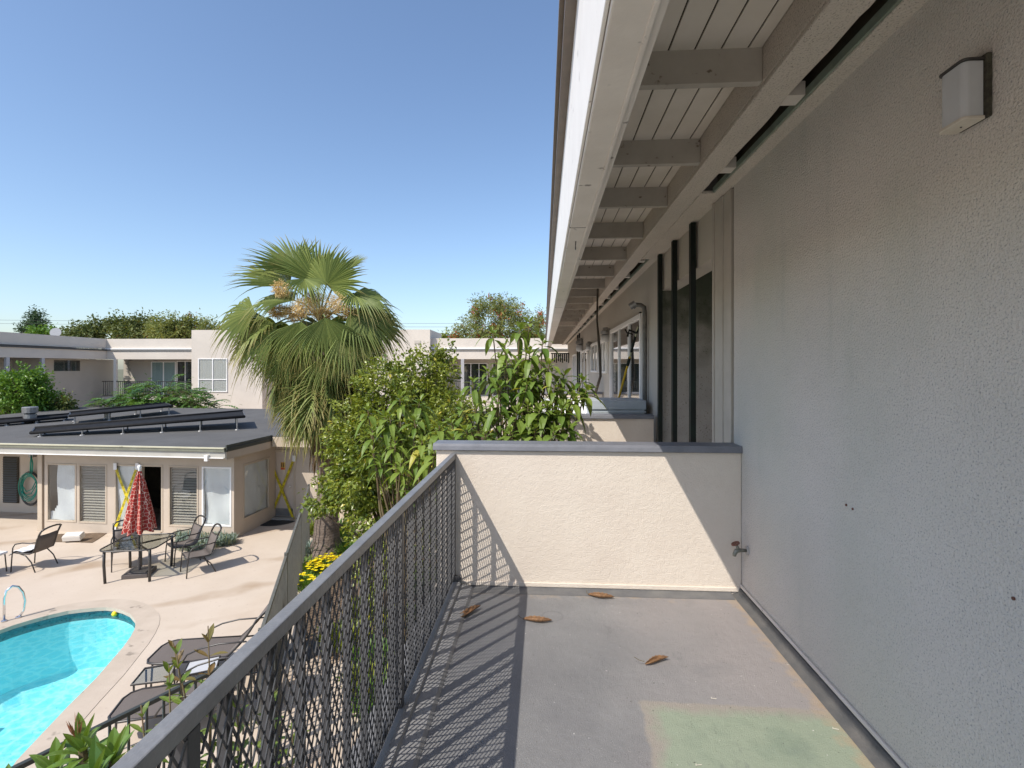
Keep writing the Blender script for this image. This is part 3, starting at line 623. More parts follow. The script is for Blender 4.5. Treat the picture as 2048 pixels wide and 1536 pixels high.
# dining table
t = thing('glass_table', 'square smoked glass patio table with dark legs under the red umbrella', 'table', tuple(CT), YAW+.12)
Mx = WM[t]; S = .56; cr = .22
rr = []
for cx, cy, a0 in ((S-cr,S-cr,0),(-S+cr,S-cr,90),(-S+cr,-S+cr,180),(S-cr,-S+cr,270)):
    rr += [(cx+cr*math.cos(R(a0+k*15)), cy+cr*math.sin(R(a0+k*15))) for k in range(7)]
m = MB(Mx); m.prism(rr, .712, .722); m.build('glass_top', GLASST, t)
m = MB(Mx); m.tube([(x,y,.716) for x,y in rr], .016, 7, closed=True); m.build('rim', CHARC, t, smooth=True)
for a in (-1,1):
    for b in (-1,1):
        m = MB(Mx); m.tube([(a*.45,b*.45,.70),(a*.455,b*.455,.4),(a*.44,b*.44,0)], .028, 9); m.build('leg', CHARC, t, smooth=True)
m = MB(Mx); m.bar((-.45,-.45,.685),(.45,.45,.685),.03,.03); m.bar((-.45,.45,.65),(.45,-.45,.65),.03,.03); m.build('brace', CHARC, t)
# umbrella, closed
t = thing('patio_umbrella', 'closed red patio umbrella with white lattice pattern standing through the glass table', 'umbrella', tuple(CT))
UMB = mat('umbrella_cloth', (.33, .03, .022), None, .8)
n, l, p = nodes(UMB); tc = n.new('ShaderNodeTexCoord'); vo = n.new('ShaderNodeTexVoronoi'); vo.feature = 'DISTANCE_TO_EDGE'; vo.inputs['Scale'].default_value = 12; vo.inputs['Randomness'].default_value = .55
l.new(tc.outputs['Object'], vo.inputs['Vector']); mixin(UMB, (.70, .50, .40), M_step(UMB, vo.outputs['Distance'], .055, .03))
m = MB(WM[t]); nr, ns = 18, 72; V = []; rU = random.Random(2); ph = [rU.uniform(.8, 1.25) for _ in range(9)]
for i in range(nr+1):
    s = i/nr; z = 2.30 - s*1.28
    for k in range(ns):
        a = 2*math.pi*k/ns; lob = .5+.5*math.cos(8*a + .5*math.sin(3*s+a)); base = .03+.265*s**.85*(1 if s > .25 else .9+.1*s/.25)
        if .13 < s < .26: base *= 1.06
        r_ = base*(.62+.42*lob*ph[int(8*a/6.2832) % 8]); zz_ = z - (.07*lob*s**3 if i > nr-3 else 0)
        V.append((r_*math.cos(a), r_*math.sin(a), zz_))
m.add(V, [(i*ns+k, i*ns+(k+1)%ns, (i+1)*ns+(k+1)%ns, (i+1)*ns+k) for i in range(nr) for k in range(ns)]); m.build('canopy', UMB, t, smooth=True)
m = MB(WM[t]); m.tube([(0,0,.1),(0,0,2.33)], .02, 10); m.build('pole', CHARC, t)
m = MB(WM[t]); m.lathe([(.005,2.28),(.03,2.30),(.028,2.35),(.04,2.38),(.035,2.42),(.005,2.44)], 12); m.build('finial', ALU, t, smooth=True)
m = MB(WM[t] @ Matrix.Rotation(.3, 4, 'Z')); m.box(-.25,.25,-.25,.25,0.001,.09); m.box(-.2,.2,-.2,.2,.091,.11); m.tube([(0,0,.1),(0,0,.38)], .032, 10); m.build('base', mat('base_iron', (.10,.085,.08), None, .5), t, bevel=.012)

# loungers and side tables near the railing
def make_lounger(label):
    t = thing('sun_lounger', label, 'sun lounger', (0,0,0), 0, 'sling loungers beside the pool')
    w = .33; Lb = 1.10; bk = Vector((math.cos(R(52)), 0, math.sin(R(52)))) * .82
    m = MB(); m.add([(.16,-w,.36),(Lb,-w,.36),(Lb,w,.36),(.16,w,.36),(.05,-w+.06,.355),(.05,w-.06,.355),(0,-w+.16,.35),(0,w-.16,.35)], [(0,1,2,3),(4,0,3,5),(6,4,5,7)]); o = m.build('seat', SLING, t); o.modifiers.new('t','SOLIDIFY').thickness = .006
    m = MB(); n = 8; V = []
    for i in range(n+1):
        s = i/n; bow = .05*math.sin(math.pi*s); ww = w*(1-.0*s) if s < .85 else w*(1-.35*((s-.85)/.15)**2)
        c = Vector((Lb, 0, .36)) + bk*s + Vector((bow*.8, 0, -bow*.6)) + (Vector((.07,0,-.02)) if s > .95 else Vector((0,0,0)))
        V += [(c.x, -ww, c.z), (c.x, 0, c.z), (c.x, ww, c.z)]
    m.add(V, [(i*3+k, i*3+k+1, (i+1)*3+k+1, (i+1)*3+k) for i in range(n) for k in range(2)]); o = m.build('backrest', SLING, t, smooth=True); o.modifiers.new('t','SOLIDIFY').thickness = .006
    m = MB(); m.tube([(Lb,-w,.36),(.16,-w,.36),(.05,-w+.05,.355),(0,-w+.15,.35),(0,w-.15,.35),(.05,w-.05,.355),(.16,w,.36),(Lb,w,.36)], .016, 7)
    m.tube([V[0]]+[V[i*3] for i in range(1,n+1)]+[V[i*3+2] for i in range(n,-1,-1)], .016, 7)
    for x in (.40, .78): m.bar((x,-w,.352),(x,w,.352),.02,.012)
    m.build('frame', CHARC, t, smooth=True)
    for s in (-1,1):
        m = MB(); m.tube([(.55,s*(w+.03),.37),(.62,s*(w+.035),.48),(.8,s*(w+.04),.56),(1.05,s*(w+.04),.61),(1.42,s*(w+.035),.62),(1.52,s*(w+.03),.52),(1.55,s*(w+.03),.38)], .012, 7); m.build('arm', CHARC, t, smooth=True)
        m = MB(); m.tube([(.14,s*w,.35),(.12,s*w,0)], .014, 7); m.build('leg', CHARC, t)
        m = MB(); m.tube([(1.12,s*w,.35),(1.55,s*(w+.03),.36),(1.53,s*(w+.03),0)], .014, 7); m.build('leg', CHARC, t)
    return t
f0 = (at(325,1281,z=.36)+at(293,1330,z=.36))/2; e0 = at(480,1294,z=.36)
lg = make_lounger('brown sling lounger with its back raised, the farther of two beside the railing')
d = e0-f0; put(lg, (f0.x,f0.y,0), math.atan2(d.y,d.x))
f1 = (at(254,1380,z=.36)+at(208,1451,z=.36))/2; e1_ = (at(339,1369,z=.36)+at(301,1437,z=.36))/2; d = e1_-f1
o = copy_tree(lg); o['label'] = 'brown sling lounger nearest the dark fence, feet toward the pool'; put(o, (f1.x,f1.y,0), math.atan2(d.y,d.x))
def side_table(P, z, label, topm):
    c = sum(P, Vector())/4; t = thing('side_table', label, 'table', (c.x,c.y,0), 0, 'low side tables between the loungers')
    m = MB(); m.prism([(q.x,q.y) for q in P], z-.012, z-.004); m.build('top', topm, t)
    m = MB(); m.tube([(q.x,q.y,z-.006) for q in P], .016, 6, closed=True); m.build('rim', CHARC, t)
    for q in P:
        k = c + (q-c)*.9; m = MB(); m.tube([(k.x,k.y,z-.02),(k.x,k.y,0)], .013, 6); m.build('leg', CHARC, t)
side_table([at(u,v,z=.42) for u,v in ((262.5,1369),(339,1360),(353,1325),(290,1336))], .42, 'low square glass side table between the two loungers', GLASST)
side_table([at(u,v,z=.42) for u,v in ((364,1352),(432,1338),(440,1312),(378,1324))], .42, 'low side table with pale grey top between the loungers, next to the glass one', mat('grey_top', (.50,.51,.53), None, .4))
# ================================================================ pool house
def hit(u, v, org, nrm):
    r = ray(u, v); e = Vector((0,0,EYE)); t = (Vector(org)-e).dot(nrm)/r.dot(nrm); return e + r*t
PO = gr(468, 1078); PA = -R(3.5); PF = frame(PO, PA); PI = PF.inverted(); PUY = PF.to_3x3() @ Vector((0,1,0))
def pf(u, v, b=0): return PI @ hit(u, v, PF @ Vector((0,b,0)), PUY)
H_ = thing('pool_house', 'low beige pool house with dark felt roof and taped doors behind the pool', 'building', tuple(PO))
def hp_(name, m, mt, par=H_, **k): return m.build(name, mt, par, **k)
ZE = 2.34
aL = pf(92, 985).x; aC = pf(84, 985).x
DB = 1.95                                     # door wing set back
ops = []
for u0, u1, v0, v1, kind in ((93.5,153,926,1045,'sheet'), (157,214,928,1048,'blind'), (229,277,928,1058,'tape'), (281,326,929,1064,'open'), (337,397,931,1055,'blind'), (404,463,933,1054,'plastic')):
    p0, p1 = pf(u0, v0), pf(u1, v1); ops.append([p0.x, p1.x, max(p1.z, .06), p0.z, kind])
m = MB(PF); T = .12
xs_ = [aL-.05] + [x for o in ops for x in o[:2]] + [0]
m.box(xs_[0], 0, 0, T, 2.16, ZE)
for i in range(0, len(xs_), 2): m.box(xs_[i], xs_[i+1], 0, T, 0, 2.16)
for a, b, z0, z1, k in ops:
    m.box(a, b, 0.0, T, 0, z0-.002)
    if z1 < 2.158: m.box(a, b, 0.0, T, z1+.002, 2.158)
hp_('front_wall', m, PHWALL)
# return wall with its window, door wing, back and far walls
w0, w1 = .38, DB-.32; wz0, wz1 = .40, 1.93
m = MB(PF); m.box(-T,-.001,T+.001,w0,0,ZE); m.box(-T,-.001,w1,DB,0,ZE); m.box(-T,-.001,w0+.001,w1-.001,0,wz0); m.box(-T,-.001,w0+.001,w1-.001,wz1,ZE); hp_('side_wall', m, PHWALL)
d0, d1 = pf(541, 980, DB).x, pf(586, 980, DB).x; dz = 2.02
m = MB(PF); m.box(-T, d0-.07, DB+.001, DB+T, 0, ZE); m.box(d1+.07, 5.6, DB+.001, DB+T, 0, ZE); m.box(d0-.069, d1+.069, DB+.001, DB+T, dz+.07, ZE); hp_('door_wall', m, PHWALL)
m = MB(PF); m.box(-9, 5.6, 8.3, 8.4, 0, ZE); m.box(5.5, 5.6, DB+T+.001, 8.299, 0, ZE); m.box(-9, -T-.2, 8.15, 8.29, .0, ZE-.1); hp_('back_wall', m, PHWALL)
m = MB(PF); m.box(-8.9, -.2, 2.6, 2.65, 0, ZE-.05); hp_('inner_wall', m, DARK)
# left walkway bay: corner post, set back wall with louvre
m = MB(PF); m.box(aC-.115, aC+.03, -.03, .10, 0, ZE); hp_('post', m, TRIM, bevel=.006)
RB = 1.55
m = MB(PF); m.box(-12, aL-.055, RB, RB+.1, 0, ZE); m.box(aL-.15, aL-.052, .12, RB-.001, 0, ZE); hp_('recess_wall', m, PHWALL)
v0, v1 = pf(8, 913, RB), pf(39, 1006, RB)
m = MB(PF); m.box(v0.x, v1.x, RB-.03, RB-.012, v1.z, v0.z); lv = hp_('louvre_vent', m, DARK)
m = MB(PF); z = v1.z+.03
while z < v0.z-.03:
    m.add([(v0.x+.03,RB-.035,z+.05),(v1.x-.03,RB-.035,z+.05),(v1.x-.03,RB-.075,z),(v0.x+.03,RB-.075,z)], [(0,1,2,3)]); z += .075
hp_('slats', m, mat('louvre_paint', (.10,.10,.095), None, .6), lv)
# roof slab, fascias, gutter, downpipe
OV = .62; a_end = pf(452, 905, -OV).x; ex = max(a_end, -.02)
m = MB(PF); ZR = ZE+.20
m.add([(-14,-OV,ZR),(ex,-OV,ZR),(ex,DB-OV+.05,ZR+.05),(6.0,DB-OV+.05,ZR+.05),(6.0,8.7,ZR+.22),(-14,8.7,ZR+.22),
       (-14,-OV,ZE),(ex,-OV,ZE),(ex,DB-OV+.05,ZE),(6.0,DB-OV+.05,ZE),(6.0,8.7,ZE),(-14,8.7,ZE)],
      [(0,1,2,5),(2,3,4,5),(0,6,7,1),(1,7,8,2),(2,8,9,3),(3,9,10,4),(4,10,11,5),(5,11,6,0),(11,10,8,7,6),(10,9,8)])
rf = hp_('roof', m, ROOFM)
m = MB(PF); m.box(-14, ex, -OV-.07, -OV-.002, ZR-.10, ZR-.022); hp_('gutter', m, mat('gutter_olive', (.20,.20,.155), (.15,.155,.12), .6, 5), rf, bevel=.008); m = MB(PF); m.box(-14, ex, -OV-.09, -OV-.002, ZR-.021, ZR+.014); hp_('gutter_rim', m, mat('cream_rim', (.50,.48,.36), (.42,.40,.29), .6, 3, speck=((.2,.19,.14), 5, .68)), rf, bevel=.006)
m = MB(PF); m.box(-14, ex, -OV-.03, -OV-.002, ZE-.06, ZR-.101); hp_('fascia', m, mat('fascia_grey', (.40,.385,.35), (.34,.325,.29), .7, 2), rf); m = MB(PF); m.box(-14, ex-.02, -OV-.075, -OV-.031, ZE-.062, ZE-.045); hp_('drip_edge', m, ALU, rf)
m = MB(PF); m.box(ex+.001, ex+.03, -OV-.02, DB-OV+.05, ZR-.10, ZR+.075); m.box(ex+.002, ex+.05, -OV-.02, DB-OV+.05, ZR-.035, ZR-.012); hp_('edge_strip', m, OLIVED, rf)
m = MB(PF); m.box(ex-.03, ex+.02, -OV, DB-OV+.05, ZE-.10, ZR-.102); m.box(ex+.05, 6.0, DB-OV+.01, DB-OV+.048, ZE-.06, ZR+.02); hp_('barge_board', m, TRIM, rf)
g = pf(412, 905, -OV-.1); m = MB(PF); m.box(g.x-.045, g.x+.045, -OV-.115, -OV-.031, ZE-.13, ZE+.02); hp_('gutter_outlet', m, ALU, rf)
# glazing
def glaze(a, b, z0, z1, kind, B=0.0):
    f = MB(PF); t = .045
    for q in ((a, a+t, z0, z1), (b-t, b, z0, z1), (a+t+.0005, b-t-.0005, z1-t, z1), (a+t+.0005, b-t-.0005, z0, z0+t)): f.box(q[0], q[1], B-.012, B+.05, q[2], q[3])
    fo = hp_('window' if kind != 'tape' else 'glass_door', f, TRIM if kind != 'plastic' else ALU, bevel=.003)
    g_ = MB(PF); g_.box(a+t, b-t, B+.012, B+.018, z0+t, z1-t); hp_('pane', g_, GLASS, fo)
    m = MB(PF)
    if kind == 'blind':
        z = z0+t
        while z < z1-t-.02: m.add([(a+t,B+.05,z),(b-t,B+.05,z),(b-t,B+.10,z+.05),(a+t,B+.10,z+.05)], [(0,1,2,3)]); z += .075
        hp_('blind', m, BLIND, fo)
    else:
        nx, nz = 14, 20; V = []; q = random.Random(int(a*100))
        for i in range(nx+1):
            for k in range(nz+1):
                s, h = i/nx, k/nz; V.append((a+t+(b-a-2*t)*s, B+.06+.018*math.sin(s*9+h*4)+.015*math.sin(h*7-s*3), z0+t+(z1-z0-2*t)*h))
        F = [(i*(nz+1)+k, (i+1)*(nz+1)+k, (i+1)*(nz+1)+k+1, i*(nz+1)+k+1) for i in range(nx) for k in range(nz)]
        if kind == 'sheet': F = [f for f in F if not (f[0]//(nz+1) < 5*(1-.3*((f[0] % (nz+1))/nz)) and (f[0] % (nz+1)) > 2+(f[0]//(nz+1))*.8 and f[0]//(nz+1) < 4)]
        m.add(V, F); hp_('plastic_sheet', m, PAPER, fo)
        if kind == 'plastic':
            for k in range(4):
                mm = MB(PF); mm.lathe([(.02,0),(.17,.03),(.2,.1),(.13,.17),(.01,.19)], 9, (a+.22+.22*(k % 3), B+.27, z0+.05+(.13 if k > 2 else 0))); hp_('crumpled_sheet', mm, WHITE, fo)
    return fo
for o in ops:
    if o[4] != 'open': glaze(*o)
    else:
        m = MB(PF); a, b, z0, z1 = o[:4]
        m.box(a, a+.05, -.01, .08, z0, z1); m.box(b-.05, b, -.01, .08, z0, z1); m.box(a+.051, b-.051, -.01, .08, z1-.05, z1); m.box(a+.051, b-.051, -.03, .1, z0-.06, z0); hp_('door_frame', m, TRIM)
sf = MB(PF)
for q in ((w0,w0+.05,wz0,wz1),(w1-.05,w1,wz0,wz1)): sf.box(-.05,.012,q[0],q[1],q[2],q[3])
sf.box(-.05,.012,w0+.051,w1-.051,wz1-.05,wz1); sf.box(-.05,.02,w0+.051,w1-.051,wz0,wz0+.04); fo = hp_('side_window', sf, TRIM, bevel=.003)
m = MB(PF); m.box(-.03,-.022,w0+.05,w1-.05,wz0+.04,wz1-.05); hp_('pane', m, GLASS, fo)
m = MB(PF); nx, nz = 10, 14
m.add([(-.06-.02*math.sin(i*1.3+k*.5), w0+.05+(w1-w0-.1)*i/nx, wz0+.04+(wz1-wz0-.09)*k/nz) for i in range(nx+1) for k in range(nz+1)], [(i*(nz+1)+k,(i+1)*(nz+1)+k,(i+1)*(nz+1)+k+1,i*(nz+1)+k+1) for i in range(nx) for k in range(nz)]); hp_('plastic_sheet', m, PAPER, fo, smooth=True)
# plank door
m = MB(PF); m.box(d0-.068, d0-.002, DB-.02, DB+.06, 0, dz+.069); m.box(d1+.002, d1+.068, DB-.02, DB+.06, 0, dz+.069); m.box(d0-.001, d1+.001, DB-.02, DB+.06, dz+.002, dz+.069); hp_('door_frame', m, TRIM, bevel=.004)
m = MB(PF); m.box(d0, d1, DB+.02, DB+.065, .06, dz); dr = hp_('door', m, mat('door_paint', (.56,.475,.40), (.53,.45,.38), .5, 3), bevel=.004)
m = MB(PF); m.box(d0+.02, d1-.02, DB+.012, DB+.019, .08, .30); hp_('kick_plate', m, GREYW, dr)
m = MB(PF); m.lathe([(.002,0),(.03,.005),(.03,.05),(.002,.056)], 12, (0,0,0)); kn = MB(PF); k0 = (d1-.08, DB-.03, .98); kn.tube([(k0[0],DB+.019,k0[2]),(k0[0],DB-.04,k0[2])], [.02,.028], 10); hp_('knob', kn, CHROME, dr)
m = MB(PF); m.box(d0-.05, d1+.05, DB-.22, DB-.021, 0, .058); hp_('threshold', m, mat('sill_concrete', (.36,.34,.31), None, .8))
q = pf(566, 932, DB+.018); SIGN = mat('sign_face', (.55,.30,.06), None, .5)
m = MB(PF); m.k = 0; m.box(q.x-.075, q.x+.075, DB+.013, DB+.0195, q.z-.115, q.z+.115); m.k = 1; m.box(q.x-.068, q.x+.068, DB+.010, DB+.0128, q.z-.105, q.z-.055); m.k = 2
for dx in (-.035, .03): m.box(q.x+dx-.016, q.x+dx+.016, DB+.010, DB+.0128, q.z-.03, q.z+.055); m.box(q.x+dx-.012, q.x+dx+.012, DB+.010, DB+.0128, q.z+.062, q.z+.088)
hp_('door_sign', m, [SIGN, mat('sign_red', (.5,.05,.02), None, .5), mat('sign_ink', (.06,.03,.02), None, .6)], dr)
# soffit lamps
for u, v, b, lb in ((278, 917, -.33, 0), (61, 906, .5, 0)):
    q = pf(u, v, b); m = MB(); c = PF @ Vector((q.x, b, ZE-.001)); m.lathe([(.02,-.085),(.11,-.07),(.15,-.02),(.15,-.001)], 18, c)
    tag(m.build('ceiling_lamp', mat('lamp_globe', (.62,.56,.46), None, .4), smooth=True), 'round white lamp under the pool house eave ' + ('above the closed umbrella' if u > 100 else 'above the hose reel'), 'lamp', 'lamps under the pool house eave')
# caution tape crosses, with printed dark marks
TAPE = mat('caution_tape', (.62, .50, .02), None, .45)
def tape(pA, pB, B, w_=.075):
    m = MB(PF); a = Vector((pA.x, B, pA.z)); b = Vector((pB.x, B, pB.z)); d = (b-a).normalized(); s_ = Vector((d.z, 0, -d.x))
    m.k = 0; m.add([a-s_*w_/2, a+s_*w_/2, b+s_*w_/2, b-s_*w_/2, a-s_*w_/2+Vector((0,.003,0)), a+s_*w_/2+Vector((0,.003,0)), b+s_*w_/2+Vector((0,.003,0)), b-s_*w_/2+Vector((0,.003,0))], [(0,1,2,3),(7,6,5,4),(0,4,5,1),(2,6,7,3),(1,5,6,2),(3,7,4,0)])
    m.k = 1; L = (b-a).length; x = .1
    GL = {'C': ((0,0,.2,1),(0,.8,1,1),(0,0,1,.2)), 'A': ((0,0,.2,1),(.8,0,1,1),(.2,.8,.8,1),(.2,.4,.8,.55)), 'U': ((0,0,.2,1),(.8,0,1,1),(.2,0,.8,.2)), 'T': ((.4,0,.6,.8),(0,.8,1,1)), 'I': ((.4,0,.6,1),), 'O': ((0,0,.2,1),(.8,0,1,1),(.2,0,.8,.2),(.2,.8,.8,1)), 'N': ((0,0,.2,1),(.8,0,1,1),(.3,.55,.5,.9),(.5,.15,.7,.55))}
    while x < L-.5:
        for chx in 'CAUTION':
            for g0, h0, g1, h1 in GL[chx]:
                P = [a + d*(x+gx*.032) + s_*((hy-.5)*.05*-1) + Vector((0,-.002,0)) for gx, hy in ((g0,h0),(g1,h0),(g1,h1),(g0,h1))]; m.face(P)
            x += .044
        x += .09
    return m
INK = mat('tape_ink', (.02,.02,.02), None, .6)
def cross(c, B, name, label, group):
    p0 = PF @ Vector((pf(*c[0], B).x, B, 1.0)); t = thing(name, label, 'caution tape', tuple(p0), 0, group)
    for i, (s, e) in enumerate(((c[0], c[1]), (c[2], c[3]))): tape(pf(*s, B-.004*i), pf(*e, B-.004*i), B-.006*i).build('strip', [TAPE, INK], t)
    for s in c:
        q = pf(*s, B-.014); m = MB(PF); m.box(q.x-.05, q.x+.05, B-.018, B-.014, q.z-.09, q.z+.09); m.build('masking_patch', WHITE, t)
cross(((230,933),(277,1058),(274,933),(229,1060)), -.03, 'caution_tape', 'yellow caution tape cross on the glass door left of the red umbrella', 'caution tape crosses')
cross(((539,919),(590,1046),(588,917),(536,1046)), DB-.05, 'caution_tape', 'yellow caution tape cross over the beige door with the small sign', 'caution tape crosses')
mc = PF @ Vector((( d0+d1)/2-.05, DB-.25, 0)); m = MB(frame(mc, PA)); m.prism([(.62*math.cos(R(180+k*12)), .55*math.sin(R(180+k*12))) for k in range(16)], .004, .022)
tag(m.build('doormat', mat('rubber', (.025,.025,.028), (.04,.04,.04), .9, 30), bevel=.006), 'black half round doormat in front of the taped beige door', 'doormat')
# hose on its hanger and bicycle-like hose ring
hq = pf(62, 990, RB-.1); hq = PF @ Vector((hq.x, RB-.1, 1.0)); t = thing('garden_hose', 'green garden hose coiled on a wall hanger beside the louvre', 'hose', (hq.x, hq.y, .35)); HF = frame(Vector((hq.x,hq.y,0)), PA)
HOSE = mat('hose_green', (.02,.26,.19), None, .45); rH = random.Random(5)
m = MB(HF)
m.tube([(.0,-.02,1.30),(.02,-.03,1.62),(.05,-.04,1.84),(.09,-.03,1.60),(.06,-.02,1.25)], .02, 7)
for k in range(4):
    rr_ = .26+.03*k; m.tube([(rr_*math.sin(a_)*.95+.02*math.sin(k), -.04-.02*k, .86+rr_*math.cos(a_)*1.25) for a_ in [2*math.pi*i/22 for i in range(22)]], .013, 6, closed=True)
m.tube([(-.28,-.06,.72),(-.1,-.1,.60),(.12,-.1,.66),(.27,-.07,.92)], .014, 6); m.tube([(-.25,-.06,.9),(-.05,-.1,.72),(.15,-.1,.80),(.25,-.06,1.05)], .014, 6)
m.build('hose', HOSE, t, smooth=True)
m = MB(HF)
for k in range(3):
    rr_ = .36+.02*k; m.tube([(rr_*math.sin(a_)*.95, -.02, .80+rr_*math.cos(a_)*1.35) for a_ in [2*math.pi*i/26 for i in range(26)]], .012, 6, closed=True)
m.build('black_hose', CHARC, t, smooth=True); m = MB(HF); m.box(-.06,.1,-.03,.09,1.78,1.9); m.build('hanger', GREYW, t)
# soil strip and concrete block, roof vents, solar heating mats
bq = [gr(u, v) for u, v in ((102,1069),(215,1066),(196,1079),(184,1086),(152,1085),(100,1084))]; m = MB(); m.prism([(q.x,q.y) for q in bq], -.05, .012); tag(m.build('soil_bed', SOIL), 'bare brown soil strip below the pool house windows', 'soil', None, 'structure')
q = gr(148, 1083); m = MB(frame(q + Vector((0,0,.07)), .25) @ Matrix.Rotation(.28, 4, 'X')); m.box(-.21,.21,-.11,.11,0,.13); m.box(-.2,.2,-.1,.1,.131,.15)
tag(m.build('planter_box', mat('pale_plastic', (.66,.63,.58), None, .6), bevel=.012), 'white plastic box tipped over on the bare soil strip', 'box')
rz = lambda b: ZR + .22*(b+OV)/(8.7+OV)
def on_roof(u, v, dz=0):
    p = at(u, v, z=ZR+.1+dz)
    for _ in range(8): p = at(u, v, z=rz((PI @ p).y)+dz)
    return p
def solar(c, label, legs):
    """c: near-left, near-right, far-right, far-left corners as pixels with height over the roof"""
    P = [on_roof(u, v, h) for u, v, h in c]; ce = sum(P, Vector())/4; t = thing('solar_mat', label, 'solar panel', (ce.x, ce.y, rz((PI@ce).y)), 0, 'solar heating mats on the pool house roof')
    m = MB(); m.add(P + [q-Vector((0,0,.02)) for q in P], [(0,1,2,3),(7,6,5,4),(0,4,5,1),(1,5,6,2),(2,6,7,3),(3,7,4,0)]); m.build('mat', PANEL, t)
    m = MB(); m.tube([P[0], P[1]], .045, 8); m.tube([P[3], P[2]], .045, 8); m.tube([P[0], P[0]*.88+P[3]*.12 ], .045, 8); m.build('header_pipe', PANEL, t, smooth=True)
    m = MB(); m.bar(P[0], P[3], .035, .035); m.bar(P[1], P[2], .035, .035); m.build('side_rail', CHARC, t)
    for i in range(legs+1):
        for A_, B_ in ((P[0], P[1]), (P[3], P[2])):
            q = A_.lerp(B_, .04+.92*i/legs); zf = rz((PI @ q).y)
            if q.z - zf > .06:
                m = MB(); m.tube([q, (q.x,q.y,zf)], .022, 7); m.lathe([(.07,0),(.06,.02),(.02,.03)], 10, (q.x,q.y,zf)); m.build('leg', GREYW, t)
solar(((62,866,.12),(490,833,.42),(486,822,.42),(70,856,.20)), 'long black solar mat nearest the roof edge, rising to the right', 5)
solar(((140,832,.28),(345,812,.34),(330,806,.34),(140,825,.34)), 'black solar mat behind the short pipe vent', 3)
solar(((-60,852,.10),(135,834,.14),(140,828,.18),(-60,843,.2)), 'black solar mat at the left beside the metal vent hood', 3)
def vent(u, v, r_, h, label, hood):
    p = on_roof(u, v); t = thing('roof_vent', label, 'vent', tuple(p), 0, 'vents on the pool house roof'); m = MB(); m.lathe([(r_*1.25,0),(r_*1.1,.02),(r_,.05),(r_,h)], 16, p); m.build('pipe', GREYW, t, smooth=False)
    if hood: m = MB(); m.lathe([(r_*.6,h+.0),(r_*1.15,h+.05),(r_*1.2,h+.24),(r_*1.05,h+.26),(.01,h+.27)], 16, p); m.build('hood', GREYW, t)
    else: m = MB(); m.lathe([(r_*1.15,h-.05),(r_*1.2,h),(.01,h+.03)], 14, p); m.build('cap', mat('rust_cap', (.20,.11,.07), (.12,.09,.08), .8, 30), t)
vent(60, 845, .19, .30, 'galvanised vent with round hood on the pool house roof', True)
vent(215, 838, .10, .26, 'short rusty capped pipe vent on the pool house roof', False)

# ================================================================ far wings round the court
DF = 33.0; ZO = -.20; KF = FL + ZO
WF = frame(cs(0, DF), YAW*.5); WI = WF.inverted(); WUY = WF.to_3x3() @ Vector((0,1,0))
def wf(u, v, b=0): return WI @ hit(u, v, WF @ Vector((0,b,0)), WUY)
xc = wf(213, 700).x; xt = wf(390, 700).x; xt2 = wf(530, 700).x; xr0 = wf(640, 700).x; xr1 = wf(862, 700).x; xe = wf(1102, 700).x
z = lambda v: wf(300, v).z
zTop, zG, zB, zRail, zFl = z(677.5), z(698), z(718.5), z(762), z(794)
B = thing('apartment_building', 'cream two storey wing closing the far end of the court behind the palm', 'building', tuple(WF @ Vector((0,0,0))))
def bw(name, m, mt, par=B, **k): return m.build(name, mt, par, **k)
def gallery(x0, x1, rail=True, zo=0):
    m = MB(WF); m.box(x0, x1, 0.0, .12, zB, zG-.12); m.box(x0, x1, .121, 2.0, zB+.02, zB+.06); bw('fascia', m, STUCCO_FAR)
    m = MB(WF); m.box(x0, x1, .10, .3, zG+.051, zTop); bw('parapet', m, STUCCO_FAR)
    m = MB(WF); m.box(x0, x1, -.06, .10, zG-.12, zG-.02); bw('gutter', m, mat('gutter_grey', (.16,.16,.155), None, .6)); m = MB(WF); m.box(x0, x1, -.02, .098, zG-.019, zG+.05); bw('flashing', m, ALU)
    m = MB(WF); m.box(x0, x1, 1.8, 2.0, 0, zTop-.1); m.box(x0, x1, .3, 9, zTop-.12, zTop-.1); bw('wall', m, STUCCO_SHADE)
    m = MB(WF); m.box(x0, x1, -.05, 1.8, zFl-.25, zFl); m.box(x0, x1, .0, .14, 0, zFl-.251); bw('gallery_floor', m, STUCCO_FAR)
    if rail:
        m = MB(WF); m.box(x0, x1, -.01, .03, zRail-.05, zRail); m.box(x0, x1, 0, .02, zFl+.08, zFl+.11); rl = bw('railing', m, FENCED)
        m = MB(WF); x = x0+.1
        while x < x1: m.box(x-.012, x+.012, 0, .02, zFl+.111, zRail-.051); x += .14
        bw('balusters', m, FENCED, rl)
gallery(xc-.3, xt)
for u in (230,): q = wf(u, 750); m = MB(WF); m.box(q.x-.09, q.x+.09, -.02, .12, zFl, zB-.001); bw('post', m, mat('bright_post', (.70,.66,.60), None, .6))
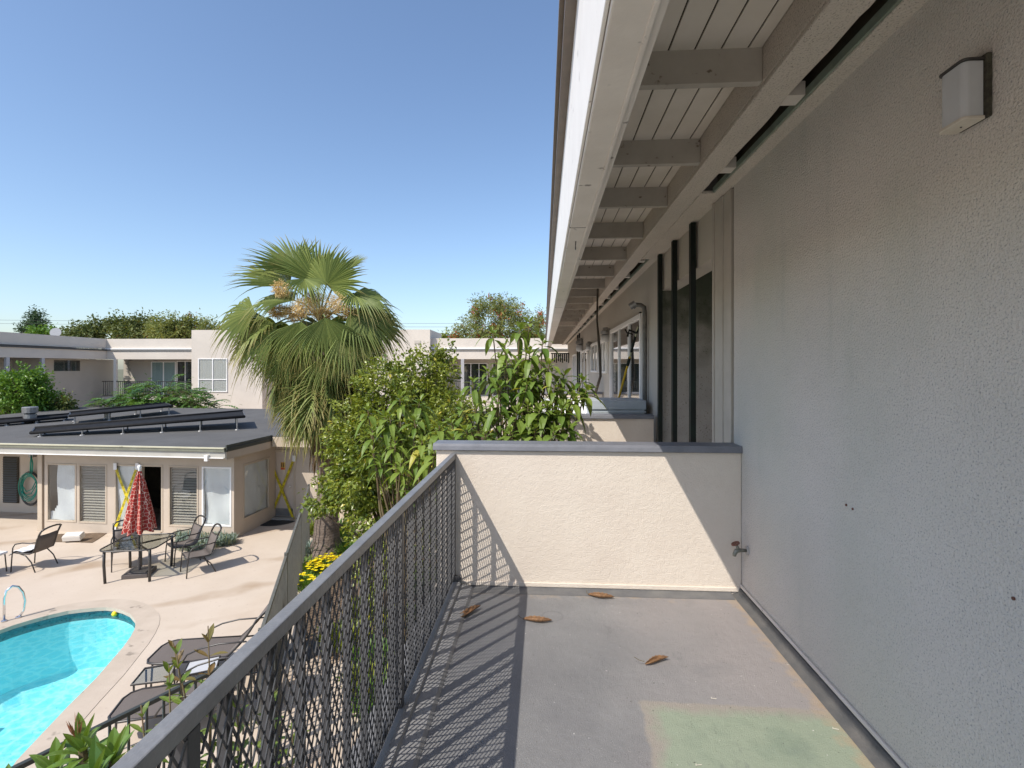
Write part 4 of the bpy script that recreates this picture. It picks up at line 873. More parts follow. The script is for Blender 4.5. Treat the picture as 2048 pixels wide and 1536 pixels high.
def wing_window(u0, v0, u1, v1, b, mull=1, lower=False, cur=True, name='window'):
    p, q = wf(u0, v0, b), wf(u1, v1, b); f = MB(WF); t = .05; f.box(p.x, q.x, b-.05, b-.005, p.z-t, p.z); f.box(p.x, q.x, b-.05, b-.005, q.z, q.z+t)
    xs2 = [p.x+(q.x-p.x-t)*i/(mull+1) for i in range(mull+2)]
    for x in xs2: f.box(x, x+t, b-.049, b-.006, q.z+t, p.z-t)
    if lower: zz2 = q.z+(p.z-q.z)*.36; f.box(p.x+t, q.x-t, b-.047, b-.008, zz2, zz2+t)
    fo = bw(name, f, ALU); g = MB(WF); g.box(p.x+t, q.x-t, b-.02, b-.014, q.z+t, p.z-t); bw('pane', g, GLASS if cur else GLASSD, fo)
    if cur:
        c = MB(WF); n = 30; x0, x1 = p.x+t, q.x-t
        c.add([(x0+(x1-x0)*i/n, b-.004-.006*(i % 2), zz2) for i in range(n+1) for zz2 in (q.z+t, p.z-t)], [(2*i, 2*i+2, 2*i+3, 2*i+1) for i in range(n)]); bw('curtain', c, CURT if cur == 1 else mat('teal_curtain', (.30,.40,.40), None, .8), fo)
wing_window(303, 723, 352, 792, 1.8, 1, cur=2, name='sliding_door'); wing_window(354, 722, 388, 792, 1.8, 1, cur=False, name='sliding_door')
m = MB(WF); q = wf(252, 740, 1.78); rI = random.Random(3)
for k in range(16): m.box(q.x+rI.uniform(-.2,.2), q.x+rI.uniform(.2,.35), 1.74, 1.76, q.z-.9+k*.11, q.z-.84+k*.11)
bw('wall_ornament', m, GREYW)
# square stucco blocks rising above the galleries
zTT = z(661)
for a, b, d in ((xt, xt2, -.35), (xr0, xr1, -.35)):
    m = MB(WF); m.box(a+.002, b, d, 4, 0, zTT); bw('stair_block', m, STUCCO_FAR)
m = MB(WF); m.box(xt2+.002, xr0-.002, 1.2, 1.4, 0, zTT-.2); bw('recess_wall', m, STUCCO_SHADE)
def blk_window(u0, v0, u1, v1):
    wing_window(u0, v0, u1, v1, -.35, 1, True)
blk_window(397, 717, 455, 784); m = MB(WF); q = wf(835, 684, -.36); m.box(q.x-.2, q.x+.2, -.38, -.352, q.z-.1, q.z+.1); bw('vent', m, STUCCO_SHADE)
gallery(xr1+.002, xe+1.2)
wing_window(925, 726, 975, 792, 1.8, 2, cur=False, name='sliding_door'); wing_window(985, 726, 1060, 792, 1.8, 2, cur=False, name='sliding_door')
q = wf(925, 740); m = MB(WF); m.box(q.x-.1, q.x+.1, -.02, .12, zFl, zB-.001); bw('post', m, mat('grey_post', (.35,.35,.36), None, .6))
# left wing, running toward us along the court
L = thing('apartment_building', 'shaded taupe wing along the left side of the court with a dark gutter line', 'building', tuple(WF @ Vector((xc,-6,0))))
def lw(name, m, mt, par=L, **k): return m.build(name, mt, par, **k)
y0 = -22
m = MB(WF); m.box(xc-.12, xc, y0, -.002, zB, zG-.12); m.box(xc-2.2, xc-.121, y0, -.1, zB+.02, zB+.06); lw('fascia', m, STUCCO_FAR)
m = MB(WF); m.box(xc-.4, xc-.08, y0, .1, zG+.02, zTop); lw('parapet', m, STUCCO_FAR)
m = MB(WF); m.box(xc-.08, xc+.07, y0, -.07, zG-.12, zG-.02); lw('gutter', m, mat('gutter_dark', (.06,.06,.06), None, .6))
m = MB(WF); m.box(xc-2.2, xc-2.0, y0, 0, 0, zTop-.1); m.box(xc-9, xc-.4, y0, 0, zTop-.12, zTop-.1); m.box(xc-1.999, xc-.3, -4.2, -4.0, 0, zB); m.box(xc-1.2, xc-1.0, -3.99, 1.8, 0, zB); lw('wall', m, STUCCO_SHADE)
m = MB(WF); m.box(xc-2.0, xc+.05, y0, -4.21, zFl-.25, zFl); lw('gallery_floor', m, STUCCO_FAR)
m = MB(WF); m.box(xc-.03, xc+.01, y0, -4.3, zRail-.05, zRail); rl = lw('railing', m, FENCED)
m = MB(WF); y = y0+.1
while y < -4.3: m.box(xc-.02, xc, y-.012, y+.012, zFl, zRail-.051); y += .14
lw('balusters', m, FENCED, rl)
for y in (-4.4, -6.4, -11): m = MB(WF); m.box(xc-.14, xc-.002, y-.09, y+.09, zFl, zB-.001); lw('post', m, mat('grey_post_two', (.40,.41,.43), None, .6))
m = MB(WF); m.box(xc-1.985, xc-1.97, -9.5, -6.9, zFl+.05, zFl+2.2); m.box(xc-1.985, xc-1.97, -15.5, -11.9, zFl+.05, zFl+2.2); lw('sliding_door', m, GLASSD)
m = MB(WF); m.box(xc-.99, xc-.97, -2.7, -.9, zB-.75, zB-.1); m.box(xc-.99, xc-.965, -1.84, -1.78, zB-.75, zB-.1); lw('window', m, GLASSD)
dq = wf(112, 667, -1.5); t = thing('satellite_dish', 'grey satellite dish on the roof of the left wing', 'satellite dish', tuple(WF @ Vector((dq.x,-1.5,zTop-.1)))); m = MB(frame(WF @ Vector((dq.x,-1.5,dq.z+.05)), .4) @ Matrix.Rotation(R(75), 4, 'X')); m.lathe([(.30,.06),(.2,.02),(.01,0)], 16); m.build('dish', mat('dish_grey', (.30,.31,.33), None, .5), t)
m = MB(WF); m.tube([(dq.x,-1.45,zTop-.1),(dq.x,-1.45,dq.z+.05)], .03, 6); m.build('mast', GREYW, t)

# ================================================================ things on the neighbour balconies
WB = 6.97
m = MB(); rB = random.Random(9); V = []; n1, n2 = 26, 14
def heap(x0, x1, y0, y1, z0, z1, name, mt, label, cat):
    m = MB(); n1, n2 = 24, 12; V = []
    for i in range(n1+1):
        for k in range(n2+1):
            s, t_ = i/n1, k/n2; e = min(s, 1-s, t_, 1-t_)
            h = z1 if e > .06 else z0 + (z1-z0)*(e/.06)**.4
            V.append((x0+(x1-x0)*s + .03*math.sin(k*2.1+i), y0+(y1-y0)*t_+.02*math.sin(i*1.7), max(z0, h + (.035*math.sin(i*1.9+k*.8)+.03*math.sin(k*2.3-i*.7) if e > .03 else 0))))
    m.add(V, [(i*(n2+1)+k, (i+1)*(n2+1)+k, (i+1)*(n2+1)+k+1, i*(n2+1)+k+1) for i in range(n1) for k in range(n2)])
    tag(m.build(name, mt, smooth=True), label, cat)
heap(-.15, 1.0, 7.6, 8.7, FL, FL+1.16, 'covered_pile', mat('white_tarp', (.74,.74,.76), (.66,.66,.69), .6, 3, .3, 8), 'pile under a crumpled white sheet on the second balcony', 'pile')
m = MB(); m.box(.62, 1.36, 7.15, 7.85, FL, FL+1.12); m.box(.60, 1.38, 7.13, 7.87, FL+1.121, FL+1.24)
for k in range(5): m.box(.60, 1.38, 7.122, 7.129, FL+.9+k*.045, FL+.918+k*.045)
tag(m.build('storage_box', mat('pale_box', (.42,.46,.50), (.36,.40,.43), .5, 7), bevel=.012), 'pale blue grey box with ribbed front beside the sliding door of the second balcony', 'box')
pb = at(1229, 828, x=1.2); pt = at(1277, 650, x=1.42)
t = thing('pole_pruner', 'yellow pole pruner with black head leaning on the sliding door', 'pruner', (pb.x, pb.y, FL)); d = (pt-pb).normalized(); p0 = pb - d*((pb.z-FL)/d.z)
L_ = (pt-p0).length; m = MB(); m.tube([p0, p0+d*L_*.80], .018, 8); m.build('pole', mat('pole_yellow', (.55,.36,.02), None, .4), t)
m = MB(); m.tube([p0+d*L_*.74, p0+d*L_*.79], .026, 8); m.tube([p0+d*L_*.83, p0+d*L_*.93], .02, 8); m.build('grip', BLACKM, t); m = MB(); m.tube([p0+d*L_*.79, p0+d*L_*.99], .014, 8); m.build('extension', mat('pole_pale', (.45,.45,.30), None, .4), t)
m = MB(); h = p0+d*L_*.95; m.tube([h, h+Vector((-.1,.05,.05)), h+Vector((-.13,.02,-.05))], .018, 6); m.tube([h, h+d*.22+Vector((.04,0,0)), h+d*.34+Vector((-.02,0,.02))], .02, 6); m.tube([h+Vector((-.05,0,-.02)), h+Vector((-.14,0,.01)), h+Vector((-.17,0,.06))], .01, 6); m.build('pruner_head', BLACKM, t)
gy = at(1291, 828, x=WX-.04).y; ztop = at(1288, 612, x=WX-.04).z
t = thing('conduit_pipe', 'grey crook topped conduit pipe fixed to the wall right of the sliding door', 'pipe', (WX-.04, gy, FL)); m = MB()
m.tube([(WX-.05,gy,FL),(WX-.05,gy,ztop-.1),(WX-.06,gy,ztop-.03),(WX-.10,gy+.02,ztop),(WX-.17,gy+.03,ztop+.01),(WX-.21,gy+.04,ztop-.03)], .033, 10); m.build('pipe', mat('pipe_grey', (.19,.185,.17), (.10,.10,.095), .6, 14), t, smooth=True)
m = MB(); m.tube([(WX-.17,gy+.03,ztop+.03),(WX-.25,gy+.05,ztop-.02)], .05, 9); m.build('weatherhead', GREYW, t)
c0, c1, c2_ = at(1196, 552, x=1.05), at(1194, 640, x=1.10), at(1199, 700, x=1.12); c3, c4 = at(1201, 752, x=1.12), at(1190, 790, x=1.08); m = MB(); m.tube([c0, c1, c2_, c3, c4], [.02,.02,.028,.026,.03], 7)
tag(m.build('dead_vine', mat('dry_vine', (.09,.075,.06), (.06,.05,.04), .8, 20), smooth=True), 'thin dark dead vine stem hanging from the eave over the second balcony', 'vine')
for u, v0, v1, lb in ((1212, 655, 684, 'first of the small beehive wall lamps, nearest the sliding door'), (1161, 676, 703, 'farther small wall lamp near the end of the gallery'), (1178, 683, 700, 'small wall lamp between the paired windows and the far door')):
    p = at(u, v0, x=WX-.09); q = at(u, v1, x=WX-.09); t = thing('gallery_lamp', lb, 'wall lamp', (WX, p.y, q.z), 0, 'wall lamps along the far wall'); r_ = (p.z-q.z)*.33; hh = p.z-q.z
    m = MB(); m.lathe([(r_*.6,0),(r_*.95,hh*.1),(r_*.95,hh*.45),(r_*.6,hh*.5)], 12, (WX-.1,p.y,q.z)); m.build('diffuser', OPAL, t, smooth=True); m = MB(); m.lathe([(r_*.6,hh*.5),(r_*1.05,hh*.55),(r_*1.05,hh*.75),(r_*.7,hh*.8),(r_*.5,hh)], 12, (WX-.1,p.y,q.z)); m.box(WX-.1,WX-.001,p.y-r_*.5,p.y+r_*.5,q.z+hh*.6,q.z+hh*.95); m.build('mount', GREYW, t)
m = MB(); y = 30.6
fz = at(1100, 708, d=30.6).z
for k in range(9): m.box(.45+k*.12, .52+k*.12, y, y+.02, fz-.42-.05*(k % 3), fz)
m.box(.4, 1.5, y, y+.02, fz, fz+.06); tag(m.build('wind_valance', BLACKM), 'dark fringed valance hanging at the far end of the eave', 'valance')
# overhead wires beyond the roofs
for k, (v, yy) in enumerate(((644, 60), (651, 60))):
    a, b = at(-200, v-6, d=yy), at(1500, v+3, d=yy); m = MB(); m.tube([a, a.lerp(b,.5)-Vector((0,0,.25)), b], .014, 5); tag(m.build('power_line', CHARC), ('upper' if k == 0 else 'lower') + ' of two thin power lines against the sky beside the palm', 'wire', 'overhead wires')
# ================================================================ plants
class Leaves(MB):
    def __init__(s): super().__init__(); s.cols = []
    def leaf(s, p, d, nrm, L, w, g, bend=.25, fold=.25, n=3, age=0, shape=1.0):
        d = d.normalized(); sd = d.cross(nrm)
        if sd.length < 1e-3: sd = d.orthogonal()
        sd.normalize(); up = sd.cross(d).normalized(); b = len(s.v)
        for i in range(n+1):
            t = i/n; hw = w*.5*(math.sin(math.pi*(t*.92+.05)**shape)) if 0 < i < n else (w*.06 if i == 0 else 0)
            c = p + d*(L*t*(1-.12*bend*t)) - Vector((0,0,1))*(bend*L*t*t) 
            s.v += [tuple(c + sd*hw + up*(fold*hw)), tuple(c), tuple(c - sd*hw + up*(fold*hw))]
            s.cols += [(t, g, age, 1)]*3
        for i in range(n):
            a = b+3*i; s.f += [(a, a+1, a+4, a+3), (a+1, a+2, a+5, a+4)]; s.mi += [0, 0]
    def make(s, name, m, parent): return s.build(name, m, parent, cols=s.cols)
def rdir(r):
    while 1:
        v = Vector((r.uniform(-1,1), r.uniform(-1,1), r.uniform(-1,1)))
        if .05 < v.length < 1: return v.normalized()
UP = Vector((0,0,1))
def limbs(m, r, base, tips, r0, fork=.45):
    for tp in tips:
        mid = base.lerp(tp, fork) + Vector((r.uniform(-.1,.1), r.uniform(-.1,.1), r.uniform(-.05,.15)))*(tp-base).length*.5
        m.tube([base, base.lerp(mid,.5)+Vector((r.uniform(-.04,.04),r.uniform(-.04,.04),0)), mid, tp], [r0, r0*.75, r0*.5, r0*.15], 6, caps=False)
def bushy(name, label, cat, base, lobes, mt, nl, L, w, seed, trunk_r=.08, group=None, flowers=None, clump=.16, per=28, bend=.2, trunk=True, fork_h=.35, upness=.25):
    """lobes: (centre, (rx,ry,rz)) ; leaves grow in small clumps spread through and over the lobes"""
    r = random.Random(seed); base = Vector(base); t = thing(name, label, cat, tuple(base), 0, group)
    lv = Leaves(); fl = Leaves(); vol = [l_[1][0]*l_[1][1]*l_[1][2] for l_ in lobes]; vol = [x**.72 for x in vol]; tv = sum(vol); tips = []
    for (c, rad), vv in zip(lobes, vol):
        c = Vector(c); nc = max(3, int(nl/per*vv/tv))
        for k in range(nc):
            d = rdir(r); rr = r.uniform(.25, 1.0)**.45 * (1 + .16*math.sin(d.x*5+seed)+.13*math.sin(d.z*7+d.y*4))
            if r.random() < .10: rr *= 1.12
            cc = c + Vector((d.x*rad[0], d.y*rad[1], d.z*rad[2]))*rr; out = (cc-c).normalized() if (cc-c).length > .01 else d; g0 = r.random()
            if k % 9 == 0: tips.append(cc)
            ax = (out + UP*r.uniform(-.1,.7) + rdir(r)*.5).normalized()
            for q in range(per):
                a = ax*r.uniform(-1.1,1.1) + rdir(r)*r.uniform(.2,.9); p = cc + a*clump
                dd = (out*.6 + rdir(r)*.9 + ax*.4).normalized(); nn = (UP*upness + out*.5 + rdir(r)*.6).normalized(); s_ = r.uniform(.65,1.2)
                lv.leaf(p, dd, nn, L*s_, w*s_, min(1, max(0, g0*.6 + r.random()*.4)), bend*r.uniform(.3,1.6), .3, 2, age=(1 if r.random() < .012 else 0))
            if flowers and r.random() < flowers[1] and rr > .55:
                for q in range(flowers[2]): fl.leaf(cc + rdir(r)*clump*.7 + out*clump*.5, rdir(r), rdir(r), flowers[3], flowers[3]*.55, r.random(), 0, .1, 2)
    lv.make('crown', mt, t)
    if fl.v: fl.make('flowers', flowers[0], t)
    if trunk:
        m = MB(); top = sum((Vector(l_[0]) for l_ in lobes), Vector())/len(lobes); fk = base.lerp(top, fork_h)
        m.tube([base, base.lerp(fk,.5)+Vector((.04,.03,0)), fk], [trunk_r*1.25, trunk_r, trunk_r*.85], 9); r.shuffle(tips); limbs(m, r, fk, tips[:26], trunk_r*.6); m.build('trunk', BARK, t, smooth=True)
    return t
CITRUS = leafmat('citrus_leaf', (.075,.13,.018), (.26,.29,.035), None, .22, .35, .5, old=(.42,.36,.05))
BIGLEAF = leafmat('big_leaf', (.08,.15,.025), (.22,.29,.055), None, .28, .45, .35, old=(.36,.34,.06))
DARKLEAF = leafmat('dark_leaf', (.06,.10,.03), (.17,.19,.06), None, .2, .5, .3, old=(.2,.14,.04))
OLIVEL = leafmat('olive_leaf', (.12,.165,.045), (.29,.30,.09), None, .25, .55, .3, old=(.3,.12,.04))
LIMEL = leafmat('lime_leaf', (.07,.17,.022), (.16,.27,.04), None, .3, .4, .4)
PINEL = leafmat('pine_leaf', (.04,.08,.035), (.08,.13,.05), None, .1, .6, .3)
PHILO = leafmat('philo_leaf', (.05,.13,.025), (.14,.25,.05), None, .25, .35, .5)
REDF = leafmat('red_flower', (.42,.03,.025), (.50,.09,.05), None, .2)
YELF = leafmat('yellow_flower', (.90,.74,.01), (.92,.78,.03), None, .2)
GLAUC = leafmat('glaucous_leaf', (.13,.20,.165), (.27,.33,.29), None, .15, .55, old=(.24,.25,.12))
SLEND = leafmat('slender_leaf', (.075,.15,.025), (.18,.25,.05), (.16,.13,.05), .25, .4, old=(.17,.10,.04))
PALML = leafmat('palm_leaf', (.07,.115,.03), (.27,.315,.095), (.40,.29,.12), .22, .5, .25, old=(.22,.22,.06))
PALMD = leafmat('dry_palm', (.20,.13,.07), (.12,.075,.045), None, .15, .7)
TANF = leafmat('palm_blossom', (.78,.60,.30), (.50,.36,.16), None, .1, .7)

# ---------------------------------------------------------------- fan palm
rp_ = random.Random(12)
pb_ = gr(652, 1108); dP = (pb_).dot(FW); ptp = at(640, 640, d=dP)
palm = thing('fan_palm', 'tall fan palm with tan blossom clusters rising between the pool house and the citrus tree', 'tree', tuple(pb_))
ax_ = ptp - pb_
def axis_at(zz): s = (zz-pb_.z)/ax_.z; return pb_ + ax_*s + Vector((.10*math.sin(s*3.14),0,0))
m = MB(); npt = 60; pts = [axis_at(.0+5.55*i/npt) for i in range(npt+1)]
rad = [.36 - .13*min(1,(i/npt)*3.2)**.7 + .005*((i*7) % 3) + (.10*max(0,1-i/4)) + (.04 if i > npt*.72 else 0) for i in range(npt+1)]
m.tube(pts, rad, 22)
PB = mat('palm_bark', (.21,.165,.135), (.13,.10,.08), .9, 7, 1.0, 30, speck=((.06,.045,.035), 22, .62), bump2=.8, b2scale=7)
zb_ = M_xyz(PB)[2]; mixin(PB, (.07,.052,.04), M_step(PB, M_math(PB, 'SINE', M_math(PB, 'ADD', M_math(PB, 'MULTIPLY', zb_, 95), M_math(PB, 'MULTIPLY', M_noise(PB, 6), 9))), .80, 1.1))
m.build('trunk', PB, palm, smooth=True)
def blade(m, hs, a, s, n_, Rb, g, nseg=19, spread=112, tipdroop=.35, age=0):
    for k in range(-nseg, nseg+1):
        f = k/nseg; phi = R(spread)*f; dph = R(spread)/nseg
        sd = (a*math.cos(phi) + s*math.sin(phi)).normalized(); wd = (-a*math.sin(phi) + s*math.cos(phi)).normalized()
        Rk = Rb*(.70 + .30*math.cos(phi*.62))*rp_.uniform(.90,1.06); b = len(m.v); N = 8; td = tipdroop*rp_.uniform(.5,1.7); swing = rp_.uniform(-.06,.06)
        bent = rp_.random() < .10; gg = min(1, max(0, g + rp_.uniform(-.25,.25)))
        for i in range(N+1):
            t = i/N; r_ = Rk*t
            hw = r_*dph*.5*1.04 if t < .625 else Rk*.625*dph*.5*max(.04, 1-((t-.625)/.375)**.8)
            cup = .20*(abs(f)**1.6)*r_*.6
            c = hs + sd*r_ + n_*(cup - .10*Rk*t*t) - UP*(td*Rk*max(0, t-.5)**2*2.6*(1.9 if bent else 1)) + wd*(swing*Rk*max(0,t-.5)*2)
            fo = hw*1.25
            m.v += [tuple(c + wd*hw - n_*fo*.5), tuple(c + n_*fo*.5), tuple(c - wd*hw - n_*fo*.5)]
            m.cols += [(t*rp_.uniform(.92,1.0), gg, age, 1)]*3
        for i in range(N):
            o = b+3*i; m.f += [(o,o+1,o+4,o+3),(o+1,o+2,o+5,o+4)]; m.mi += [0,0]
def fan(m, base, az, el, Lp, Rb, drop, twist, g, tipdroop=.35, age=0, stalk=None):
    h = Vector((math.cos(az), math.sin(az), 0)); d0 = (h*math.cos(el) + UP*math.sin(el)).normalized(); P = [base]; cur = d0.copy()
    for i in range(6):
        cur = (cur - UP*drop/6).normalized(); P.append(P[-1] + cur*Lp/6)
    hs = P[-1]; a = cur; s = a.cross(UP)
    if s.length < .05: s = Vector((-h.y, h.x, 0))
    s.normalize(); n_ = s.cross(a).normalized()
    q = Matrix.Rotation(twist, 3, a); s = q @ s; n_ = q @ n_
    if stalk is not None: stalk.tube(P, [.028,.026,.024,.021,.019,.017,.015], 5, caps=False)
    blade(m, hs, a, s, n_, Rb, g, tipdroop=tipdroop, age=age)
def fan_to(m, base, H, tip, face, Rb, g, spread, tipdroop, stalk):
    """a frond whose blade starts at H and points to tip, its upper side turned toward face"""
    H = Vector(H); a = (Vector(tip)-H).normalized(); n_ = Vector(face) - a*Vector(face).dot(a); n_.normalize(); s = a.cross(n_)
    m1 = base.lerp(H,.5) + UP*.16*(H-base).length; stalk.tube([base, base.lerp(m1,.5)+UP*.03, m1, m1.lerp(H,.55)+UP*.03, H], [.028,.025,.021,.018,.015], 5, caps=False)
    blade(m, H, a, s, n_, Rb, g, 19, spread, tipdroop)
ctr = axis_at(5.45)
vaz = math.atan2(-ctr.y, -ctr.x)              # azimuth from the palm toward the viewer
specs = []                                     # (azimuth relative to viewer, elevation, height offset, petiole, blade, drop, age)
def add(az, el, dz, Lp, Rb, drop, g, age=0, td=.35, tw=0): specs.append((az, el, dz, Lp, Rb, drop, g, age, td, tw))
for k in range(9): add(100+k*20+rp_.uniform(-8,8), rp_.uniform(-10,34), rp_.uniform(0,.5), 1.05, 1.2, .8, rp_.uniform(.3,.7), 0, .4, rp_.uniform(-.5,.5))     # far side of the crown
for k in range(6): add(110+k*28+rp_.uniform(-8,8), rp_.uniform(-34,-14), rp_.uniform(-.3,0), 1.1, 1.2, 1.2, rp_.uniform(.3,.7), 0, .4, rp_.uniform(-.4,.4))
for k in range(14): add(k*25.7+rp_.uniform(-9,9), rp_.uniform(-54,-38), rp_.uniform(-1.0,-.5), .95, 1.15, 1.2, .35, .0, .30, rp_.uniform(-.4,.4))
for k in range(13): add(k*27.7+rp_.uniform(-8,8), rp_.uniform(-66,-50), -1.0, .60, 1.10, 1.0, .15, .3, .25, rp_.uniform(-.4,.4))
for k in range(11): add(k*32.7+rp_.uniform(-8,8), rp_.uniform(-74,-60), -1.4, .30, 1.0, .8, .08, .5, .2, rp_.uniform(-.3,.3))
stk = MB()
for (az, el, dz, Lp, Rb, drop, g, age, td, tw) in specs:
    fm = Leaves(); b0 = axis_at(5.6+dz); aa = vaz + R(az); b0 = b0 + Vector((math.cos(aa), math.sin(aa), 0))*.12
    fan(fm, b0, aa, R(el), Lp*rp_.uniform(.9,1.1), Rb*rp_.uniform(.92,1.08), drop, tw, g+rp_.uniform(-.4,.4), age=age, tipdroop=td, stalk=stk); fm.make('frond', PALML, palm)
VW = Vector((-ctr.x, -ctr.y, 0)).normalized(); c5 = axis_at(5.85)
def pt(x, y, near): return at(360+x/4.096, 440+y/4.096, d=dP-near)      # near = metres toward the balcony from the trunk
# (hub, its nearness, tip, its nearness, blade, half spread, tip droop, how far the upper side looks to the viewer / up / right)
front = [((975,430),.15,(700,110),.1,1.36,62,.10,(.9,.25,.5)), ((900,545),.25,(530,300),.3,1.42,56,.22,(.7,.7,.2)), ((1120,510),.2,(1090,150),.1,1.26,74,.10,(1,.1,0)),
         ((1200,530),.35,(1330,260),.25,1.12,108,.14,(.9,.2,-.4)), ((1350,430),-.1,(1500,280),-.1,.75,40,.15,(.5,.6,-.5)), ((1020,480),.6,(1120,640),1.15,.72,80,.5,(.6,.9,0)),
         ((940,660),.45,(470,600),.5,1.22,70,.55,(.45,1,.1)), ((610,745),.3,(180,900),.4,1.20,76,.40,(.75,.7,-.2)), ((1425,600),.2,(1760,700),.3,1.06,86,.50,(.5,.9,.2)),
         ((1400,735),.35,(1800,1090),.5,1.38,58,.35,(.8,.6,.35)), ((1480,690),-.15,(1860,980),-.1,1.28,62,.45,(.6,.8,.2)), ((800,860),.55,(290,1180),.7,1.42,60,.35,(.8,.6,-.35)),
         ((870,880),.7,(560,1300),.9,1.32,48,.28,(.9,.5,-.3)), ((990,830),.95,(900,1260),1.15,1.12,56,.22,(1,.35,-.1)), ((1190,800),1.0,(1240,1230),1.15,1.10,62,.22,(1,.35,.1)),
         ((1330,900),.75,(1530,1290),.9,1.22,52,.28,(.9,.5,.3)), ((700,800),.1,(330,1080),.15,1.30,66,.40,(.7,.7,-.3)), ((1080,870),.85,(1070,1290),1.0,1.05,50,.22,(1,.3,0)),
         ((830,1060),.5,(600,1470),.6,1.10,56,.25,(.9,.5,-.3)), ((1440,1000),.3,(1640,1300),.4,1.0,60,.3,(.8,.6,.3)), ((1000,1080),.75,(900,1500),.85,1.10,56,.22,(1,.3,-.1)), ((1210,1080),.7,(1300,1480),.8,1.06,58,.22,(1,.3,.15))]
for hb, hn, tp_, tn, Rb, sp_, td, (fv, fu, fr_) in front:
    fm = Leaves(); H = pt(*hb, hn); fan_to(fm, axis_at(5.75 - max(0, (hb[1]-600)/1400)), H, pt(*tp_, tn), VW*fv + UP*fu + RT*fr_, Rb, rp_.uniform(.35,.8), sp_, td, stk); fm.make('frond', PALML, palm)
stk.build('leaf_stalks', mat('palm_stalk', (.19,.23,.09), (.13,.16,.06), .5, 6), palm, smooth=True)
sk = Leaves()
for k in range(150):
    a = rp_.uniform(0, 6.283); zz_ = rp_.uniform(2.5, 3.6); c = axis_at(zz_) + Vector((math.cos(a), math.sin(a), 0))*rp_.uniform(.25,.36)
    sk.leaf(c, Vector((math.cos(a)*.12, math.sin(a)*.12, -1)), Vector((math.cos(a), math.sin(a), .1)), rp_.uniform(.35,.8), rp_.uniform(.04,.09), rp_.random(), .05, .3, 3)
sk.make('dead_skirt', PALMD, palm)
for x, y, nr_, sz in ((835,560,.45,.27),(1030,700,.60,.34),(1290,680,.50,.36),(940,760,.40,.30),(1170,770,.3,.28),(1400,760,.25,.26),(800,740,.2,.26),(1100,640,-.4,.3)):
    sz *= .82; bl = Leaves(); c = pt(x, y, nr_)
    for k in range(1300):
        d = rdir(rp_); p = c + Vector((d.x, d.y, d.z*.85))*sz*rp_.random()**.5*(.75+.35*math.sin(d.x*4+d.z*5)**2); bl.leaf(p, (d+rdir(rp_)*.6), rdir(rp_), rp_.uniform(.05,.11), .012, rp_.random(), .3, 0, 2)
    bl.make('blossom_cluster', TANF, palm)

# ---------------------------------------------------------------- citrus tree and the big leaved tree by the parapet
cb = cs(-2.35, 9.6)
def CP(u, v, d): return tuple(at(u, v, d=d))
bushy('citrus_tree', 'dense small leaved citrus tree with yellowish tips right of the palm trunk', 'tree', (cb.x, cb.y, 0),
      [(CP(800,860,9.2),(1.15,1.0,1.15)), (CP(758,925,9.0),(.86,.85,1.0)), (CP(835,770,9.4),(.70,.7,.62)), (CP(715,960,8.9),(.50,.55,.62)), (CP(650,1000,9.0),(.36,.36,.30)), (CP(690,880,9.0),(.34,.36,.36)), (CP(880,735,9.6),(.28,.3,.34)), (CP(862,830,9.2),(.6,.7,.6)), (CP(875,706,9.5),(.10,.10,.26)), (CP(905,716,9.5),(.09,.09,.2)), (CP(760,1020,8.8),(.6,.6,.5)), (CP(900,900,8.6),(.7,.7,.9)), (CP(735,765,9.2),(.25,.25,.22)), (CP(790,1100,8.6),(.8,.8,.6))],
      CITRUS, 46000, .078, .046, 21, .11, clump=.11, per=22, upness=.5)
# big leaves in whorls
def whorl_tree(name, label, base, tips, mt, L, w, seed, nleaf=(10,15), trunk_r=.06, inner=30):
    r = random.Random(seed); base = Vector(base); t = thing(name, label, 'tree', tuple(base)); lv = Leaves(); m = MB(); P = [Vector(q) for q in tips]; ce = sum(P, Vector())/len(P); fk = base.lerp(ce, .55)
    m.tube([base, base.lerp(fk,.5)+Vector((.05,-.04,0)), fk], [trunk_r*1.2, trunk_r, trunk_r*.8], 8)
    allp = [(q, 1) for q in P]
    for k in range(inner):
        q = r.choice(P).lerp(r.choice(P), r.uniform(.3,.7)) + rdir(r)*.18 - UP*r.uniform(.05,.45); allp.append((q, .85))
    for q, sc in allp:
        mid = fk.lerp(q, .55) + rdir(r)*.10 - UP*.06; m.tube([fk, fk.lerp(mid,.5), mid, q], [trunk_r*.5, trunk_r*.34, trunk_r*.2, .006], 6, caps=False)
        ax = ((q-mid).normalized() + UP*.6).normalized(); n = r.randint(*nleaf); a0 = r.uniform(0, 6.28); e1 = ax.orthogonal().normalized(); e2 = ax.cross(e1); g0 = r.uniform(.1,.75)
        for k in range(n):
            a = a0 + k*2.399; out = e1*math.cos(a) + e2*math.sin(a); back = k/n; el = 1.15 - back*1.55
            d = (out*math.cos(el) + ax*math.sin(el)).normalized(); s_ = (.5+.55*min(1,back*2))*r.uniform(.65,1.2)*sc
            lv.leaf(q - ax*(.13*back) + out*.012, d, (ax + UP*.3), L*s_, w*s_, min(1, max(0, g0 + (.3 if back < .25 else 0) + r.uniform(-.15,.15))), r.uniform(.4,1.0)*(.35+back), .28, 5, age=(1 if r.random() < .015 else 0), shape=.9)
    lv.make('crown', mt, t); m.build('trunk', STEMM, t, smooth=True); return t
